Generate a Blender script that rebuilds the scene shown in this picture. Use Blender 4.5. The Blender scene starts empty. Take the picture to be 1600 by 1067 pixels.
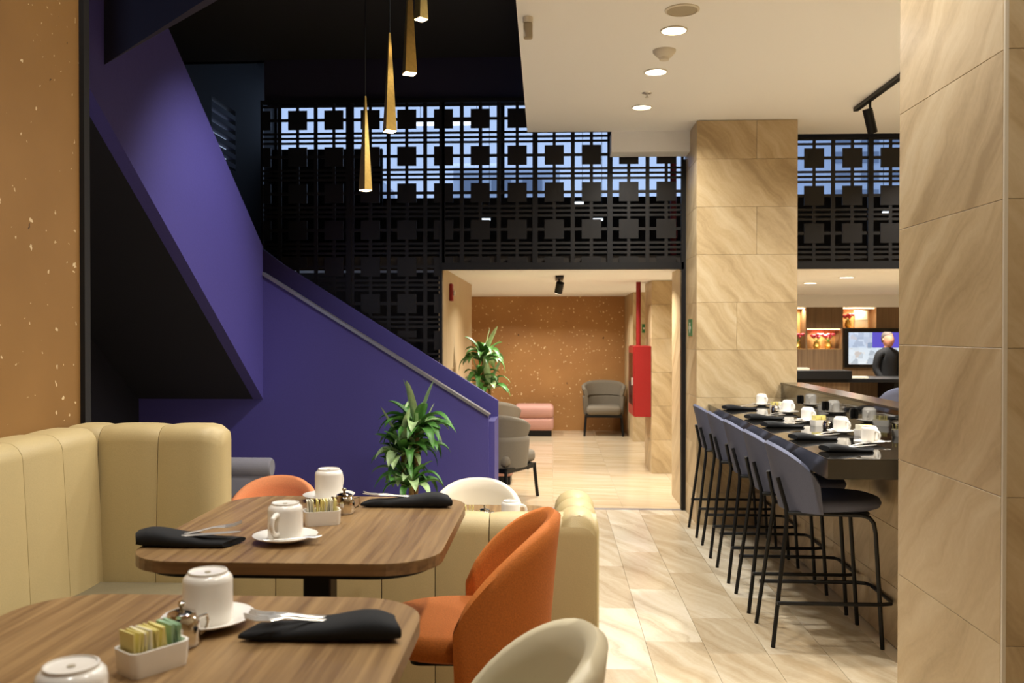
import bpy, bmesh, math, random
from mathutils import Vector, Matrix, Euler
random.seed(7)
S = bpy.context.scene
COL = S.collection
PI = math.pi
# ------------------------------------------------------------------ camera
F = 1400.0
CAMH = 1.5
YAW = math.atan(64 / F); PITCH = math.atan(13.5 / F)
cd = bpy.data.cameras.new('camera'); cam = bpy.data.objects.new('camera', cd); COL.objects.link(cam)
cd.sensor_width = 36; cd.lens = 36 * F / 1600
cam.location = (0, 0, CAMH); cam.rotation_euler = (PI / 2 - PITCH, 0, YAW)
cd.clip_start = 0.05; cd.clip_end = 200
cd.dof.use_dof = True; cd.dof.focus_distance = 3.6; cd.dof.aperture_fstop = 5.6
S.camera = cam
RM = Euler((PI / 2 - PITCH, 0, YAW)).to_matrix()
# ------------------------------------------------------------------ world, exposure
w = bpy.data.worlds.new('world'); S.world = w; w.use_nodes = True
bg = w.node_tree.nodes['Background']; bg.inputs[0].default_value = (0.50, 0.63, 0.90, 1); bg.inputs[1].default_value = 1.2
vs = S.view_settings; vs.view_transform = 'Standard'; vs.look = 'None'; vs.gamma = 1; vs.use_curve_mapping = False; vs.exposure = 0.0

def W(x, y, Y=None, z=None, X=None):
    """room point seen at photo pixel x, y lying at depth Y, height z or side X"""
    d = RM @ Vector(((x - 800) / F, -(y - 533.5) / F, -1)); o = Vector((0, 0, CAMH))
    t = (Y / d.y) if Y is not None else ((z - CAMH) / d.z if z is not None else X / d.x)
    return o + d * t
# ------------------------------------------------------------------ lights
def lamp(kind, name, loc, power, color=(1, .80, .55), size=.12, target=None, spot=120, blend=.8, spread=None):
    l = bpy.data.lights.new(name, kind); o = bpy.data.objects.new(name, l); COL.objects.link(o)
    l.energy = power; l.color = color; o.location = loc
    if kind == 'AREA':
        l.shape = 'DISK'; l.size = size
        if spread: l.spread = math.radians(spread)
    if kind == 'SPOT': l.spot_size = math.radians(spot); l.spot_blend = blend; l.shadow_soft_size = size
    if kind == 'POINT': l.shadow_soft_size = size
    d = (Vector(target) - Vector(loc)) if target else Vector((0, 0, -1))
    o.rotation_euler = d.to_track_quat('-Z', 'Y').to_euler()
    return o
WARM = (1, .84, .62); NEUT = (1, .965, .9)
CEIL = 3.155; VOID = 3.86; LOB = 2.06; PLAT = .28; TT = CAMH - .485
DOWN = [(.66, 4.95), (.65, 5.73), (.65, 6.62)]
DOWN2 = [(.66, 3.75), (.66, 2.7), (.66, 1.4), (2.5, 3.4), (2.5, 5.0), (3.6, 4.2), (3.6, 6.4)]  # unseen ceiling lamps, added to light the aisle and the room
for x, y in DOWN: lamp('AREA', 'downlight_lamp', (x, y, CEIL - .02), 23, NEUT, .12, spread=150)
for i, (x, y) in enumerate(DOWN2): lamp('AREA', 'downlight_lamp', (x, y, CEIL - .02), (18, 13, 12, 46, 46, 46, 46)[i], NEUT, .12, spread=150)  # added lamps out of view; the last four lift the ceiling tone
for x, y, tx, ty, p in ((-.55, 3.1, -.6, 2.4, 60), (-.5, 1.9, -.6, 1.9, 55), (-.5, .7, -.6, 1.1, 50), (-.45, 4.6, -.7, 4.2, 60), (-1.0, 2.4, -1.5, 2.8, 50)):
    lamp('SPOT', 'void_spot_lamp', (x, y, VOID - .12), p * 1.35, NEUT, .06, (tx, ty, 0), 85, .7)
for x, y, t, p in ((-.35, 5.6, (-2.3, 5.8, 1.8), 270), (-.5, 5.2, (-1.2, 7, .9), 70)):
    lamp('SPOT', 'stair_spot_lamp', (x, y, VOID - .12), p, (.97, .94, 1), .06, t, 60, .9)
for x, y, p in ((-.2, 8.7, 22), (.5, 9.4, 20), (-.1, 11.0, 22), (.4, 12.6, 20), (-.6, 12.7, 16), (.7, 8.3, 18)):
    lamp('AREA', 'lobby_lamp', (x, y, LOB - .03), p, NEUT, .1, spread=140)
# ------------------------------------------------------------------ materials
def lin(h):
    if isinstance(h, tuple): return h if len(h) == 4 else (*h, 1)
    c = [int(h[i:i + 2], 16) / 255 for i in (0, 2, 4)]
    return (*[(v / 12.92 if v <= .04045 else ((v + .055) / 1.055) ** 2.4) for v in c], 1)
class NT:
    def __init__(s, name):
        s.m = bpy.data.materials.new(name); s.m.use_nodes = True; s.t = s.m.node_tree; s.p = s.t.nodes['Principled BSDF']
    def n(s, k, **kw):
        o = s.t.nodes.new(k)
        for a, b in kw.items():
            if hasattr(o, a): setattr(o, a, b)
            else: o.inputs[a.replace('_', ' ')].default_value = b
        return o
    def l(s, a, b): s.t.links.new(a, b)
    def ramp(s, fac, stops):
        r = s.n('ShaderNodeValToRGB'); e = r.color_ramp.elements
        while len(e) < len(stops): e.new(.5)
        for i, (p, c) in enumerate(stops): e[i].position = p; e[i].color = lin(c)
        s.l(fac, r.inputs[0]); return r.outputs[0]
def plain(name, c, rough=.5, metal=0, spec=.5, grain=0, gscale=200, bump=0, var=0, coat=0, emit=None, estr=0):
    q = NT(name); p = q.p
    p.inputs['Base Color'].default_value = lin(c); p.inputs['Roughness'].default_value = rough; p.inputs['Metallic'].default_value = metal
    p.inputs['Specular IOR Level'].default_value = spec; p.inputs['Coat Weight'].default_value = coat
    if emit: p.inputs['Emission Color'].default_value = lin(emit); p.inputs['Emission Strength'].default_value = estr
    if grain or bump:
        tc = q.n('ShaderNodeTexCoord'); nz = q.n('ShaderNodeTexNoise'); nz.inputs['Scale'].default_value = gscale; nz.inputs['Detail'].default_value = 3
        q.l(tc.outputs['Object'], nz.inputs['Vector'])
        if grain:
            b = lin(c); d = tuple(max(0, v * (1 - grain)) for v in b[:3]); u = tuple(min(1, v * (1 + grain)) for v in b[:3])
            q.l(q.ramp(nz.outputs['Fac'], [(.3, d), (.7, u)]), p.inputs['Base Color'])
        if bump:
            bm = q.n('ShaderNodeBump'); bm.inputs['Strength'].default_value = bump; bm.inputs['Distance'].default_value = .002
            q.l(nz.outputs['Fac'], bm.inputs['Height']); q.l(bm.outputs[0], p.inputs['Normal'])
    return q.m
def stone(name, c0, c1, c2, rough, direction, scale=5.0, dist=6.0, grey=0):
    q = NT(name); tc = q.n('ShaderNodeTexCoord'); oi = q.n('ShaderNodeObjectInfo')
    mu = q.n('ShaderNodeVectorMath', operation='SCALE'); mu.inputs[0].default_value = (17.3, 9.1, 13.7); q.l(oi.outputs['Random'], mu.inputs['Scale'])
    ad = q.n('ShaderNodeVectorMath', operation='ADD'); q.l(tc.outputs['Object'], ad.inputs[0]); q.l(mu.outputs[0], ad.inputs[1])
    wn = q.n('ShaderNodeTexNoise'); wn.inputs['Scale'].default_value = 3.0; wn.inputs['Detail'].default_value = 3; q.l(ad.outputs[0], wn.inputs['Vector'])
    wa = q.n('ShaderNodeVectorMath', operation='MULTIPLY_ADD'); q.l(wn.outputs['Color'], wa.inputs[0]); wa.inputs[1].default_value = (.16, .16, .16); q.l(ad.outputs[0], wa.inputs[2])
    dt = q.n('ShaderNodeVectorMath', operation='DOT_PRODUCT'); dt.inputs[1].default_value = Vector(direction).normalized() * scale; q.l(wa.outputs[0], dt.inputs[0])
    sx = q.n('ShaderNodeSeparateXYZ'); q.l(wa.outputs[0], sx.inputs[0]); mp = q.n('ShaderNodeCombineXYZ'); q.l(dt.outputs['Value'], mp.inputs[0]); q.l(sx.outputs[0], mp.inputs[1]); q.l(sx.outputs[2], mp.inputs[2])
    n1 = q.n('ShaderNodeTexNoise'); n1.inputs['Scale'].default_value = 1.0; n1.inputs['Detail'].default_value = 7; n1.inputs['Roughness'].default_value = .62; q.l(mp.outputs[0], n1.inputs['Vector'])
    n3 = q.n('ShaderNodeTexNoise'); n3.inputs['Scale'].default_value = 2.0; n3.inputs['Detail'].default_value = 3; q.l(ad.outputs[0], n3.inputs['Vector'])
    n2 = q.n('ShaderNodeTexNoise'); n2.inputs['Scale'].default_value = 60; n2.inputs['Detail'].default_value = 3; q.l(ad.outputs[0], n2.inputs['Vector'])
    a = q.n('ShaderNodeMath', operation='MULTIPLY_ADD'); q.l(n3.outputs['Fac'], a.inputs[0]); a.inputs[1].default_value = .15; q.l(n1.outputs['Fac'], a.inputs[2])
    b = q.n('ShaderNodeMath', operation='MULTIPLY_ADD'); q.l(n2.outputs['Fac'], b.inputs[0]); b.inputs[1].default_value = .1; q.l(a.outputs[0], b.inputs[2])
    rr = q.n('ShaderNodeMath', operation='MULTIPLY_ADD'); q.l(oi.outputs['Random'], rr.inputs[0]); rr.inputs[1].default_value = .05; q.l(b.outputs[0], rr.inputs[2])
    colr = q.ramp(rr.outputs[0], [(.48, c0), (.65, c1), (.82, c2)])
    if grey:
        gt = q.n('ShaderNodeMath', operation='GREATER_THAN'); gt.inputs[1].default_value = .78; q.l(oi.outputs['Random'], gt.inputs[0])
        gm = q.n('ShaderNodeMath', operation='MULTIPLY'); gm.inputs[1].default_value = grey; q.l(gt.outputs[0], gm.inputs[0])
        gc = q.ramp(rr.outputs[0], [(.5, 'a8a08e'), (.6, 'd2c7b0'), (.8, 'e0d8c6')])
        mx = q.n('ShaderNodeMix', data_type='RGBA'); q.l(gm.outputs[0], mx.inputs[0]); q.l(colr, mx.inputs[6]); q.l(gc, mx.inputs[7]); colr = mx.outputs[2]
    q.l(colr, q.p.inputs['Base Color']); q.p.inputs['Roughness'].default_value = rough
    return q.m
def wood(name, c0, c1, rough=.4, axis=1, scale=1.0):
    q = NT(name); tc = q.n('ShaderNodeTexCoord'); mp = q.n('ShaderNodeMapping'); s = [70 * scale] * 3; s[axis] = 2.2 * scale; mp.inputs['Scale'].default_value = s
    q.l(tc.outputs['Object'], mp.inputs['Vector']); nz = q.n('ShaderNodeTexNoise'); nz.inputs['Scale'].default_value = 1.0; nz.inputs['Detail'].default_value = 5; nz.inputs['Distortion'].default_value = .3
    q.l(mp.outputs[0], nz.inputs['Vector']); q.l(q.ramp(nz.outputs['Fac'], [(.32, c0), (.68, c1)]), q.p.inputs['Base Color']); q.p.inputs['Roughness'].default_value = rough
    return q.m
def flecked(name, c0, c1, fleck, amount=.085, scale=10, seed=0):
    q = NT(name); tc = q.n('ShaderNodeTexCoord'); nz = q.n('ShaderNodeTexNoise'); nz.inputs['Scale'].default_value = 1.6; nz.inputs['Detail'].default_value = 6; q.l(tc.outputs['Object'], nz.inputs['Vector'])
    base = q.ramp(nz.outputs['Fac'], [(.3, c0), (.7, c1)])
    wn = q.n('ShaderNodeTexNoise'); wn.inputs['Scale'].default_value = 30; q.l(tc.outputs['Object'], wn.inputs['Vector'])
    ad = q.n('ShaderNodeVectorMath', operation='MULTIPLY_ADD'); q.l(wn.outputs['Color'], ad.inputs[0]); ad.inputs[1].default_value = (.05, .05, .05); q.l(tc.outputs['Object'], ad.inputs[2])
    vo = q.n('ShaderNodeTexVoronoi'); vo.inputs['Scale'].default_value = scale; q.l(ad.outputs[0], vo.inputs['Vector'])
    sep = q.n('ShaderNodeSeparateColor'); q.l(vo.outputs['Color'], sep.inputs[0])
    th = q.n('ShaderNodeMath', operation='MULTIPLY'); q.l(sep.outputs[0], th.inputs[0]); q.l(sep.outputs[1], th.inputs[1])
    t2 = q.n('ShaderNodeMath', operation='MULTIPLY'); q.l(th.outputs[0], t2.inputs[0]); t2.inputs[1].default_value = amount * 2
    lt = q.n('ShaderNodeMath', operation='LESS_THAN'); q.l(vo.outputs['Distance'], lt.inputs[0]); q.l(t2.outputs[0], lt.inputs[1])
    gd = q.n('ShaderNodeMath', operation='GREATER_THAN'); q.l(sep.outputs[2], gd.inputs[0]); gd.inputs[1].default_value = .95
    fc = q.n('ShaderNodeMix', data_type='RGBA'); q.l(gd.outputs[0], fc.inputs[0]); fc.inputs[6].default_value = lin(fleck); fc.inputs[7].default_value = lin('4a3018')
    mx = q.n('ShaderNodeMix', data_type='RGBA'); q.l(lt.outputs[0], mx.inputs[0]); q.l(base, mx.inputs[6]); q.l(fc.outputs[2], mx.inputs[7])
    q.l(mx.outputs[2], q.p.inputs['Base Color']); q.p.inputs['Roughness'].default_value = .55
    return q.m
def glassy(name, tint=(.85, .92, 1), gloss=.12):
    q = NT(name); t = q.n('ShaderNodeBsdfTransparent'); t.inputs[0].default_value = (*tint, 1); g = q.n('ShaderNodeBsdfGlossy'); g.inputs['Roughness'].default_value = .03
    mx = q.n('ShaderNodeMixShader'); mx.inputs[0].default_value = gloss; q.l(t.outputs[0], mx.inputs[1]); q.l(g.outputs[0], mx.inputs[2]); q.l(mx.outputs[0], q.t.nodes['Material Output'].inputs[0])
    return q.m
M = dict(
    ceil=plain('ceiling_paint', 'f2f1ee', .8), black=plain('void_black', '0b0a0d', .8), navy=plain('navy_paint', '1d1a33', .7), navy_d=plain('underside_paint', '0f0e18', .75),  # last one: stair purple with deep shade put into its colour
    purple=plain('purple_paint', '463f84', .62, grain=.05, gscale=90, bump=.1), metal_cap=plain('brushed_cap', '8f8c90', .35, .6),
    lattice=plain('lattice_metal', '1c1a19', .42, .3), lattice_f=plain('lattice_frame', '121112', .45, .3),
    trav=stone('travertine_wall', 'a58d66', 'bea67e', 'cdb994', .38, (.62, .5, .55), 11),
    trav_f=stone('travertine_floor', 'a59172', 'b9a98d', 'cabda6', .24, (.75, .35, .5), 9, 7.0, .5),
    trav_l=stone('travertine_lobby', 'b9a37e', 'c6b292', 'cfbea2', .13, (.15, 1, .1), 12, 4.0),
    grout=plain('grout', 'c4b294', .8), tan=flecked('tan_fleck', '8b6534', '9b733f', 'd9c096', .17, 27), cork=flecked('cork_fleck', 'a0703c', 'b08048', 'e0c494', .22, 20),
    jamb=wood('jamb_wood', 'b39a74', 'c2aa85', .5, 2, .5), floor2=plain('platform_wood', '8a6a45', .5, grain=.2, gscale=20),
    beige=plain('beige_leather', 'bfab7b', .5, grain=.04, gscale=300, bump=.15), olive=plain('olive_seat', '74694e', .7, grain=.08, gscale=300, bump=.2),
    cream=plain('cream_leather', 'cfc3a3', .45), white_l=plain('white_leather', 'ece2cd', .5),
    orange=plain('orange_fabric', 'c46e26', .8, grain=.14, gscale=260, bump=.3), peach=plain('peach_fabric', 'e8925f', .8, grain=.08, gscale=260),
    table=wood('table_wood', '725637', '9c7d54', .34, 1, 1.0), table_e=wood('table_edge', '6b4a2a', '8c6740', .4, 0, 1.0),
    blk=plain('black_metal', '0c0c0d', .45, .4), blk_gloss=plain('black_gloss_stone', '14120f', .06, 0, .6, coat=.4), bar_edge=plain('bar_edge_stone', '1b1814', .16),
    slate=plain('slate_fabric', '5b5f73', .85, grain=.1, gscale=320, bump=.3), slate_d=plain('slate_seat', '505468', .85, grain=.1, gscale=320, bump=.3),
    china=plain('white_china', 'f1ece2', .18, coat=.3), steel=plain('polished_steel', 'd8d4cc', .1, 1), steel_b=plain('cutlery_steel', 'dedad2', .38, .85),
    napkin=plain('black_cloth', '101113', .9, grain=.15, gscale=400, bump=.3), yellow=plain('yellow_paper', 'e6d98c', .7), pgreen=plain('green_paper', '9dbd98', .7), pwhite=plain('white_paper', 'ece6cf', .7),
    brass=plain('brushed_brass', 'c9ab62', .32, .85, grain=.1, gscale=60), leaf=plain('leaf_green', '4d8038', .42, grain=.35, gscale=25), leaf2=plain('leaf_pale', 'a9c48a', .42, grain=.2, gscale=25),
    trunk=plain('cane_trunk', '8e7042', .85, grain=.3, gscale=60), pot=plain('dark_pot', '2a2724', .6), soil=plain('soil', '2b2018', .95),
    grey=plain('grey_wool', '6f6657', .9, grain=.12, gscale=320), grey2=plain('grey_sofa', '77757a', .85, grain=.1, gscale=320), pink=plain('pink_velvet', 'b98a7c', .8, grain=.06, gscale=100),
    red=plain('red_enamel', '8f1918', .35), glass=glassy('cabinet_glass', (.8, .8, .8), .25), win=glassy('window_glass', (.92, .96, 1), .06), green=plain('green_sign', '2f6b3a', .5), plastic=plain('white_plastic', 'd9d0bd', .5), grey_p=plain('grille', 'a89c84', .6),
    emit=plain('lamp_disc', 'ffffff', .5, emit='fff2d8', estr=9), emit_s=plain('lamp_warm', 'ffffff', .5, emit='ffdca8', estr=14), emit_t=plain('tube_light', 'ffffff', .5, emit='e6f2ff', estr=2.0), emit_w=plain('shelf_led', 'ffffff', .5, emit='ffe3b0', estr=5),
    cab=wood('cabinet_wood', '6a5238', '84694a', .5, 2, .5), cab_l=wood('niche_wood', 'a37a45', 'b98f58', .5, 2, .5), tvb=plain('tv_black', '080809', .25),
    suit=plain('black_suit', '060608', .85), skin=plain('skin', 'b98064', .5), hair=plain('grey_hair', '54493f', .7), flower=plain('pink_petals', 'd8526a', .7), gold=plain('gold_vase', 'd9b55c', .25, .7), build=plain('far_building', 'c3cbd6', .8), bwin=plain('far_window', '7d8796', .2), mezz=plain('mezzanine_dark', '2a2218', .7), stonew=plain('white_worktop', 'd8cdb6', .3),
)
# ------------------------------------------------------------------ mesh helpers
class B:
    def __init__(s): s.bm = bmesh.new()
    def box(s, x0, x1, y0, y1, z0, z1, bev=0, seg=2, mat=None):
        r = bmesh.ops.create_cube(s.bm, size=1); vs_ = r['verts']
        bmesh.ops.scale(s.bm, vec=(abs(x1 - x0), abs(y1 - y0), abs(z1 - z0)), verts=vs_)
        bmesh.ops.translate(s.bm, vec=((x0 + x1) / 2, (y0 + y1) / 2, (z0 + z1) / 2), verts=vs_)
        if bev:
            es = list({e for v in vs_ for e in v.link_edges}); rr = bmesh.ops.bevel(s.bm, geom=es, offset=bev, segments=seg, profile=.5, affect='EDGES')
            vs_ = list({v for f in rr['faces'] for v in f.verts} | {v for v in vs_ if v.is_valid})
        if mat is not None: bmesh.ops.transform(s.bm, matrix=mat, verts=[v for v in vs_ if v.is_valid])
        return s
    def loft(s, rings, closed=True, cap=True):
        rs = [[s.bm.verts.new(p) for p in r] for r in rings]; n = len(rs[0])
        for a, b in zip(rs, rs[1:]):
            for i in range(n if closed else n - 1):
                j = (i + 1) % n; s.bm.faces.new((a[i], a[j], b[j], b[i]))
        if cap and closed: s.bm.faces.new(rs[0][::-1]); s.bm.faces.new(rs[-1])
        return s
    def tube(s, pts, r, n=8, cap=True):
        pts = [Vector(p) for p in pts]; rad = r if isinstance(r, (list, tuple)) else [r] * len(pts); rings = []; up = None
        for i, p in enumerate(pts):
            t = (pts[min(i + 1, len(pts) - 1)] - pts[max(i - 1, 0)]).normalized()
            if up is None: up = Vector((0, 0, 1)) if abs(t.z) < .9 else Vector((1, 0, 0))
            a = t.cross(up).normalized(); b = a.cross(t).normalized(); up = b
            rings.append([p + (a * math.cos(2 * PI * k / n) + b * math.sin(2 * PI * k / n)) * rad[i] for k in range(n)])
        return s.loft(rings, True, cap)
    def ring(s, prof, n=24): return s.lathe(prof + prof[:1], n, cap=False)
    def lathe(s, prof, n=24, c=(0, 0, 0), cap=True):
        rings = [[(c[0] + max(r, 1e-4) * math.cos(2 * PI * k / n), c[1] + max(r, 1e-4) * math.sin(2 * PI * k / n), c[2] + z) for k in range(n)] for r, z in prof]
        return s.loft(rings, True, cap)
    def prism(s, poly, axis, a0, a1):
        def P(u, v, t): return {'x': (t, u, v), 'y': (u, t, v), 'z': (u, v, t)}[axis]
        return s.loft([[P(u, v, a0) for u, v in poly], [P(u, v, a1) for u, v in poly]])
    def grid(s, rows, closed_u=False):
        rs = [[s.bm.verts.new(p) for p in r] for r in rows]
        for a, b in zip(rs, rs[1:]):
            for i in range(len(a) - 1): s.bm.faces.new((a[i], a[i + 1], b[i + 1], b[i]))
        return s
    def mesh(s, name, mat, smooth=False, ang=.6):
        bmesh.ops.remove_doubles(s.bm, verts=s.bm.verts, dist=1e-5); bmesh.ops.recalc_face_normals(s.bm, faces=s.bm.faces)
        me = bpy.data.meshes.new(name); s.bm.to_mesh(me); s.bm.free(); me.materials.append(M[mat] if isinstance(mat, str) else mat)
        if smooth:
            me.polygons.foreach_set('use_smooth', [True] * len(me.polygons)); me.set_sharp_from_angle(angle=ang)
        return me
    def build(s, name, mat, parent=None, smooth=False, loc=None, rz=0, ang=.6):
        return ob(name, s.mesh(name, mat, smooth, ang), parent, loc, rz)
def ob(name, me, parent=None, loc=None, rz=0):
    o = bpy.data.objects.new(name, me); COL.objects.link(o); o.parent = parent
    if loc is not None: o.location = loc
    if rz: o.rotation_euler[2] = rz
    return o
def tag(o, label, cat, group=None, kind=None):
    if label: o['label'] = label
    if cat: o['category'] = cat
    if group: o['group'] = group
    if kind: o['kind'] = kind
    return o
def thing(name, label, cat, loc=(0, 0, 0), rz=0, group=None): return tag(ob(name, None, None, loc, rz), label, cat, group)
def struct(o, label=None): o['kind'] = 'structure'; o['label'] = label or o.name.replace('_', ' ') + ' of the restaurant'; o['category'] = o.name.split('_')[0].split('.')[0]; return o
def dup(root, loc, rz=0, label=None, group=None):
    r = root.copy(); COL.objects.link(r); r.location = loc; r.rotation_euler[2] = rz
    if label: r['label'] = label
    if group: r['group'] = group
    for ch in list(root.children):
        c = ch.copy(); COL.objects.link(c); c.parent = r
        for g in list(ch.children): d = g.copy(); COL.objects.link(d); d.parent = c
    return r
TILES = {}
def tile(parent, x0, x1, y0, y1, z0, z1, mat, name='tile', bev=.0006):
    d = (round(x1 - x0, 4), round(y1 - y0, 4), round(z1 - z0, 4), mat)
    if d not in TILES: TILES[d] = B().box(-d[0] / 2, d[0] / 2, -d[1] / 2, d[1] / 2, -d[2] / 2, d[2] / 2, bev, 1).mesh(name, mat)
    return ob(name, TILES[d], parent, ((x0 + x1) / 2, (y0 + y1) / 2, (z0 + z1) / 2))
def sbox(name, mat, x0, x1, y0, y1, z0, z1, label): return struct(B().box(x0, x1, y0, y1, z0, z1).build(name, mat), label)
# ================================================================== the setting
YS = 7.65          # plane of the lattice screens and the lobby opening
fl = sbox('floor', 'grout', -3.4, 6, -1.6, 14.2, -.2, -.006, 'cream travertine tile floor running from dining aisle to lobby')
for i, x in enumerate([.45 + .277 * k for k in range(-11, 5)]):
    y = 2.6 + (i * .37) % .89
    ys = [2.6] + [y + .89 * k for k in range(0, 7) if 2.75 < y + .89 * k < YS - .12] + [YS - .03]
    for a, b in zip(ys, ys[1:]): tile(fl, x - .277 + .0008, x - .0008, a + .0008, b - .0008, -.02, 0, 'trav_f', 'floor_tile')
for i in range(5):
    for j in range(6):
        tile(fl, -1.2 + .6 * i + .001, -.6 + .6 * i - .001, YS + .03 + 1.1 * j + .001, YS + .03 + 1.1 * (j + 1) - .001, -.02, 0, 'trav_l', 'lobby_floor_tile')
tile(fl, 1.85, 5.9, 1.0, 13.4, -.02, 0, 'trav_l', 'bar_floor_slab'); tile(fl, -1.0, 1.1, YS - .028, YS + .028, -.02, .002, 'metal_cap', 'threshold_strip')
sbox('floor_platform', 'floor2', -3.3, .12, -1.5, 2.9, -.006, PLAT, 'raised wooden platform under the dining tables')
# ceilings
p0 = W(806, 0, z=CEIL); p1 = W(824, 208, z=CEIL)
k = (p1.x - p0.x) / (p1.y - p0.y); xe = lambda y: p1.x + k * (y - p1.y)
struct(B().prism([(xe(-1.5), -1.5), (5.9, -1.5), (5.9, 7.6), (1.9, 7.58), (.5, 7.42), (xe(7.4), 7.4)], 'z', CEIL, VOID).build('ceiling', 'ceil'), 'flat cream plaster ceiling above the bar')
sbox('trim_1', 'ceil', .48, 1.13, 7.41, YS - .03, 2.985, CEIL, 'cream boxed beam between ceiling and far pillar')
sbox('ceiling_void', 'black', -3.4, 0, -1.5, YS + .1, VOID, VOID + .1, 'black ceiling high above the dining tables')
sbox('wall_bulkhead', 'navy', -2.5, .6, YS + .03, YS + .13, 3.49, VOID, 'dark navy wall band above the lattice screen')
sbox('ceiling_lobby', 'ceil', -3.3, 5.9, YS + .04, 14.2, LOB, LOB + .08, 'low cream ceiling of the lobby beyond the opening')
# walls
wl = struct(B().box(-1.9, -1.6, -1.5, 3.0, 0, VOID).build('wall_left', 'tan'), 'tan gold-flecked wall beside the corner banquette')
sbox('trim_2', 'black', -1.602, -1.583, 2.965, 3.002, 0, VOID, 'thin dark metal edge on the tan flecked wall')
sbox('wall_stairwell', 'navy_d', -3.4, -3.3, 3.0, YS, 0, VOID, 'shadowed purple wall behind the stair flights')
sbox('wall_behind', 'jamb', -3.4, 6, -1.6, -1.5, 0, VOID, 'plain wall behind the photographer')
sbox('wall_right', 'jamb', 5.9, 6, -1.5, 14.2, 0, 4.6, 'plain wall at the right end of the reception')
sbox('wall_lobby_left', 'jamb', -.985, -.946, YS + .05, 10.4, 0, LOB, 'pale wood side wall of the lobby opening')
sbox('wall_understair', 'mezz', -3.3, -.986, 8.3, 8.4, 0, LOB, 'dim dark wall seen through the lattice beside the stairs')
sbox('wall_lobby_back', 'cork', -2.9, 1.1, 13.8, 14, 0, LOB, 'brown gold-flecked wall at the end of the lobby')
sbox('wall_lobby_far', 'jamb', 1.1, 5.9, 13.95, 14.1, 0, LOB, 'wall behind the reception cabinets'); sbox('wall_lobby_end', 'jamb', -3.0, -2.9, 10.4, 14, 0, LOB, 'left end wall of the lobby')
sbox('wall_lobby_return', 'jamb', -2.9, -.986, 10.3, 10.4, 0, LOB, 'return wall of the lobby')
# mezzanine behind the lattice
sbox('trim_4', 'mezz', -3.3, 1.1, YS + .034, YS + .04, LOB - .02, LOB + .1, 'dark edge of the upper floor behind the lattice')
sbox('trim_5', 'mezz', 1.9, 3.7, YS + .034, YS + .04, LOB - .02, LOB + .1, 'dark edge of the upper floor behind the right lattice')
sbox('floor_mezzanine', 'mezz', -3.3, 5.9, YS + .04, 10.5, LOB + .08, LOB + .1, 'dark upper floor behind the lattice')
sbox('wall_mezzanine', 'mezz', -3.3, 5.9, 10.5, 10.6, LOB + .08, 3.06, 'dark wall below the upper windows behind the lattice')
sbox('wall_mezzanine_pier', 'black', -3.3, -2.0, 10.44, 10.5, LOB + .08, 3.66, 'dark wall pier left behind the lattice'); sbox('wall_mezzanine_left', 'black', -3.4, -3.3, YS, 10.6, LOB, 2.95, 'black side wall behind the lattice')
sbox('ceiling_mezzanine', 'black', -3.4, 6, YS + .1, 10.7, 4.5, 4.6, 'black ceiling behind the lattice'); sbox('wall_mezzanine_top', 'black', -3.4, 6, YS + .05, YS + .12, VOID, 4.6, 'black wall above the lattice')
sbox('wall_mezzanine_corner', 'black', -3.4, -3.3, YS, 8.55, 2.95, 4.6, 'black wall corner behind the lattice'); sbox('wall_mezzanine_end', 'black', -3.4, -3.3, 9.2, 10.6, 2.95, 4.6, 'black wall end behind the lattice')
for n, (a, b) in enumerate(((-3.3, -.6), (-.6, 2.0), (2.0, 5.9))):
    wi = tag(ob('window_%d' % (n + 1), None, None, (0, 10.55, 3.06)), ('left', 'middle', 'right')[n] + ' upper window glowing pale blue behind the lattice', 'window', None, 'structure')
    B().box(a + .02, b - .02, -.005, .005, .02, 1.42).build('pane', 'win', wi)
    f = B(); f.box(a, b, -.03, .03, 0, .03).box(a, b, -.03, .03, 1.4, 1.44).box(a, a + .03, -.03, .03, .03, 1.4).box(b - .03, b, -.03, .03, .03, 1.4); f.build('window_frame', 'lattice_f', wi)
sw = thing('louvre_window', 'small slatted side window glowing blue above the stairs', 'window', (-3.3, 8.55, 2.95)); sw['kind'] = 'structure'; sw.name = 'window_4'
for i in range(6): B().box(-.08, -.0, 0, .65, .25 + .1 * i, .3 + .1 * i).build('slat', 'navy', sw)
B().box(-.1, 0, 0, .65, .85, 1.65).build('head_panel', 'black', sw); B().box(-.1, 0, 0, .65, 0, .23).build('sill_panel', 'black', sw)
for i, (x0, x1, y, lab) in enumerate(((646, 756, 193, 'long white tube lamp glowing behind the upper lattice'), (893, 912, 317, 'short white tube standing in for a reflection behind lattice right of centre'), (924, 942, 343, 'short white tube standing in for a reflection behind lattice near the beam'), (752, 766, 343, 'short white tube standing in for a reflection behind lattice left of centre'), (1379, 1391, 332, 'short white tube lamp behind the right lattice'))):  # short tubes in the main lattice stand in for lamp reflections in glass
    a, b = W(x0, y, Y=9.4), W(x1, y, Y=9.4); tl = thing('tube_lamp', lab, 'lamp', tuple((a + b) / 2)); h_ = (b.x - a.x) / 2
    B().tube([(-h_, 0, 0), (h_, 0, 0)], .012 if i else .022, 8).build('tube', 'emit_t', tl); B().box(-h_ - .01, h_ + .01, -.02, .02, .015, .035).build('housing', 'blk', tl)
    for q in (-.8, .8): B().tube([(h_ * q, 0, .03), (h_ * q, 0, 4.5 - a.z)], .003, 5).build('hanger', 'blk', tl)
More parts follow.
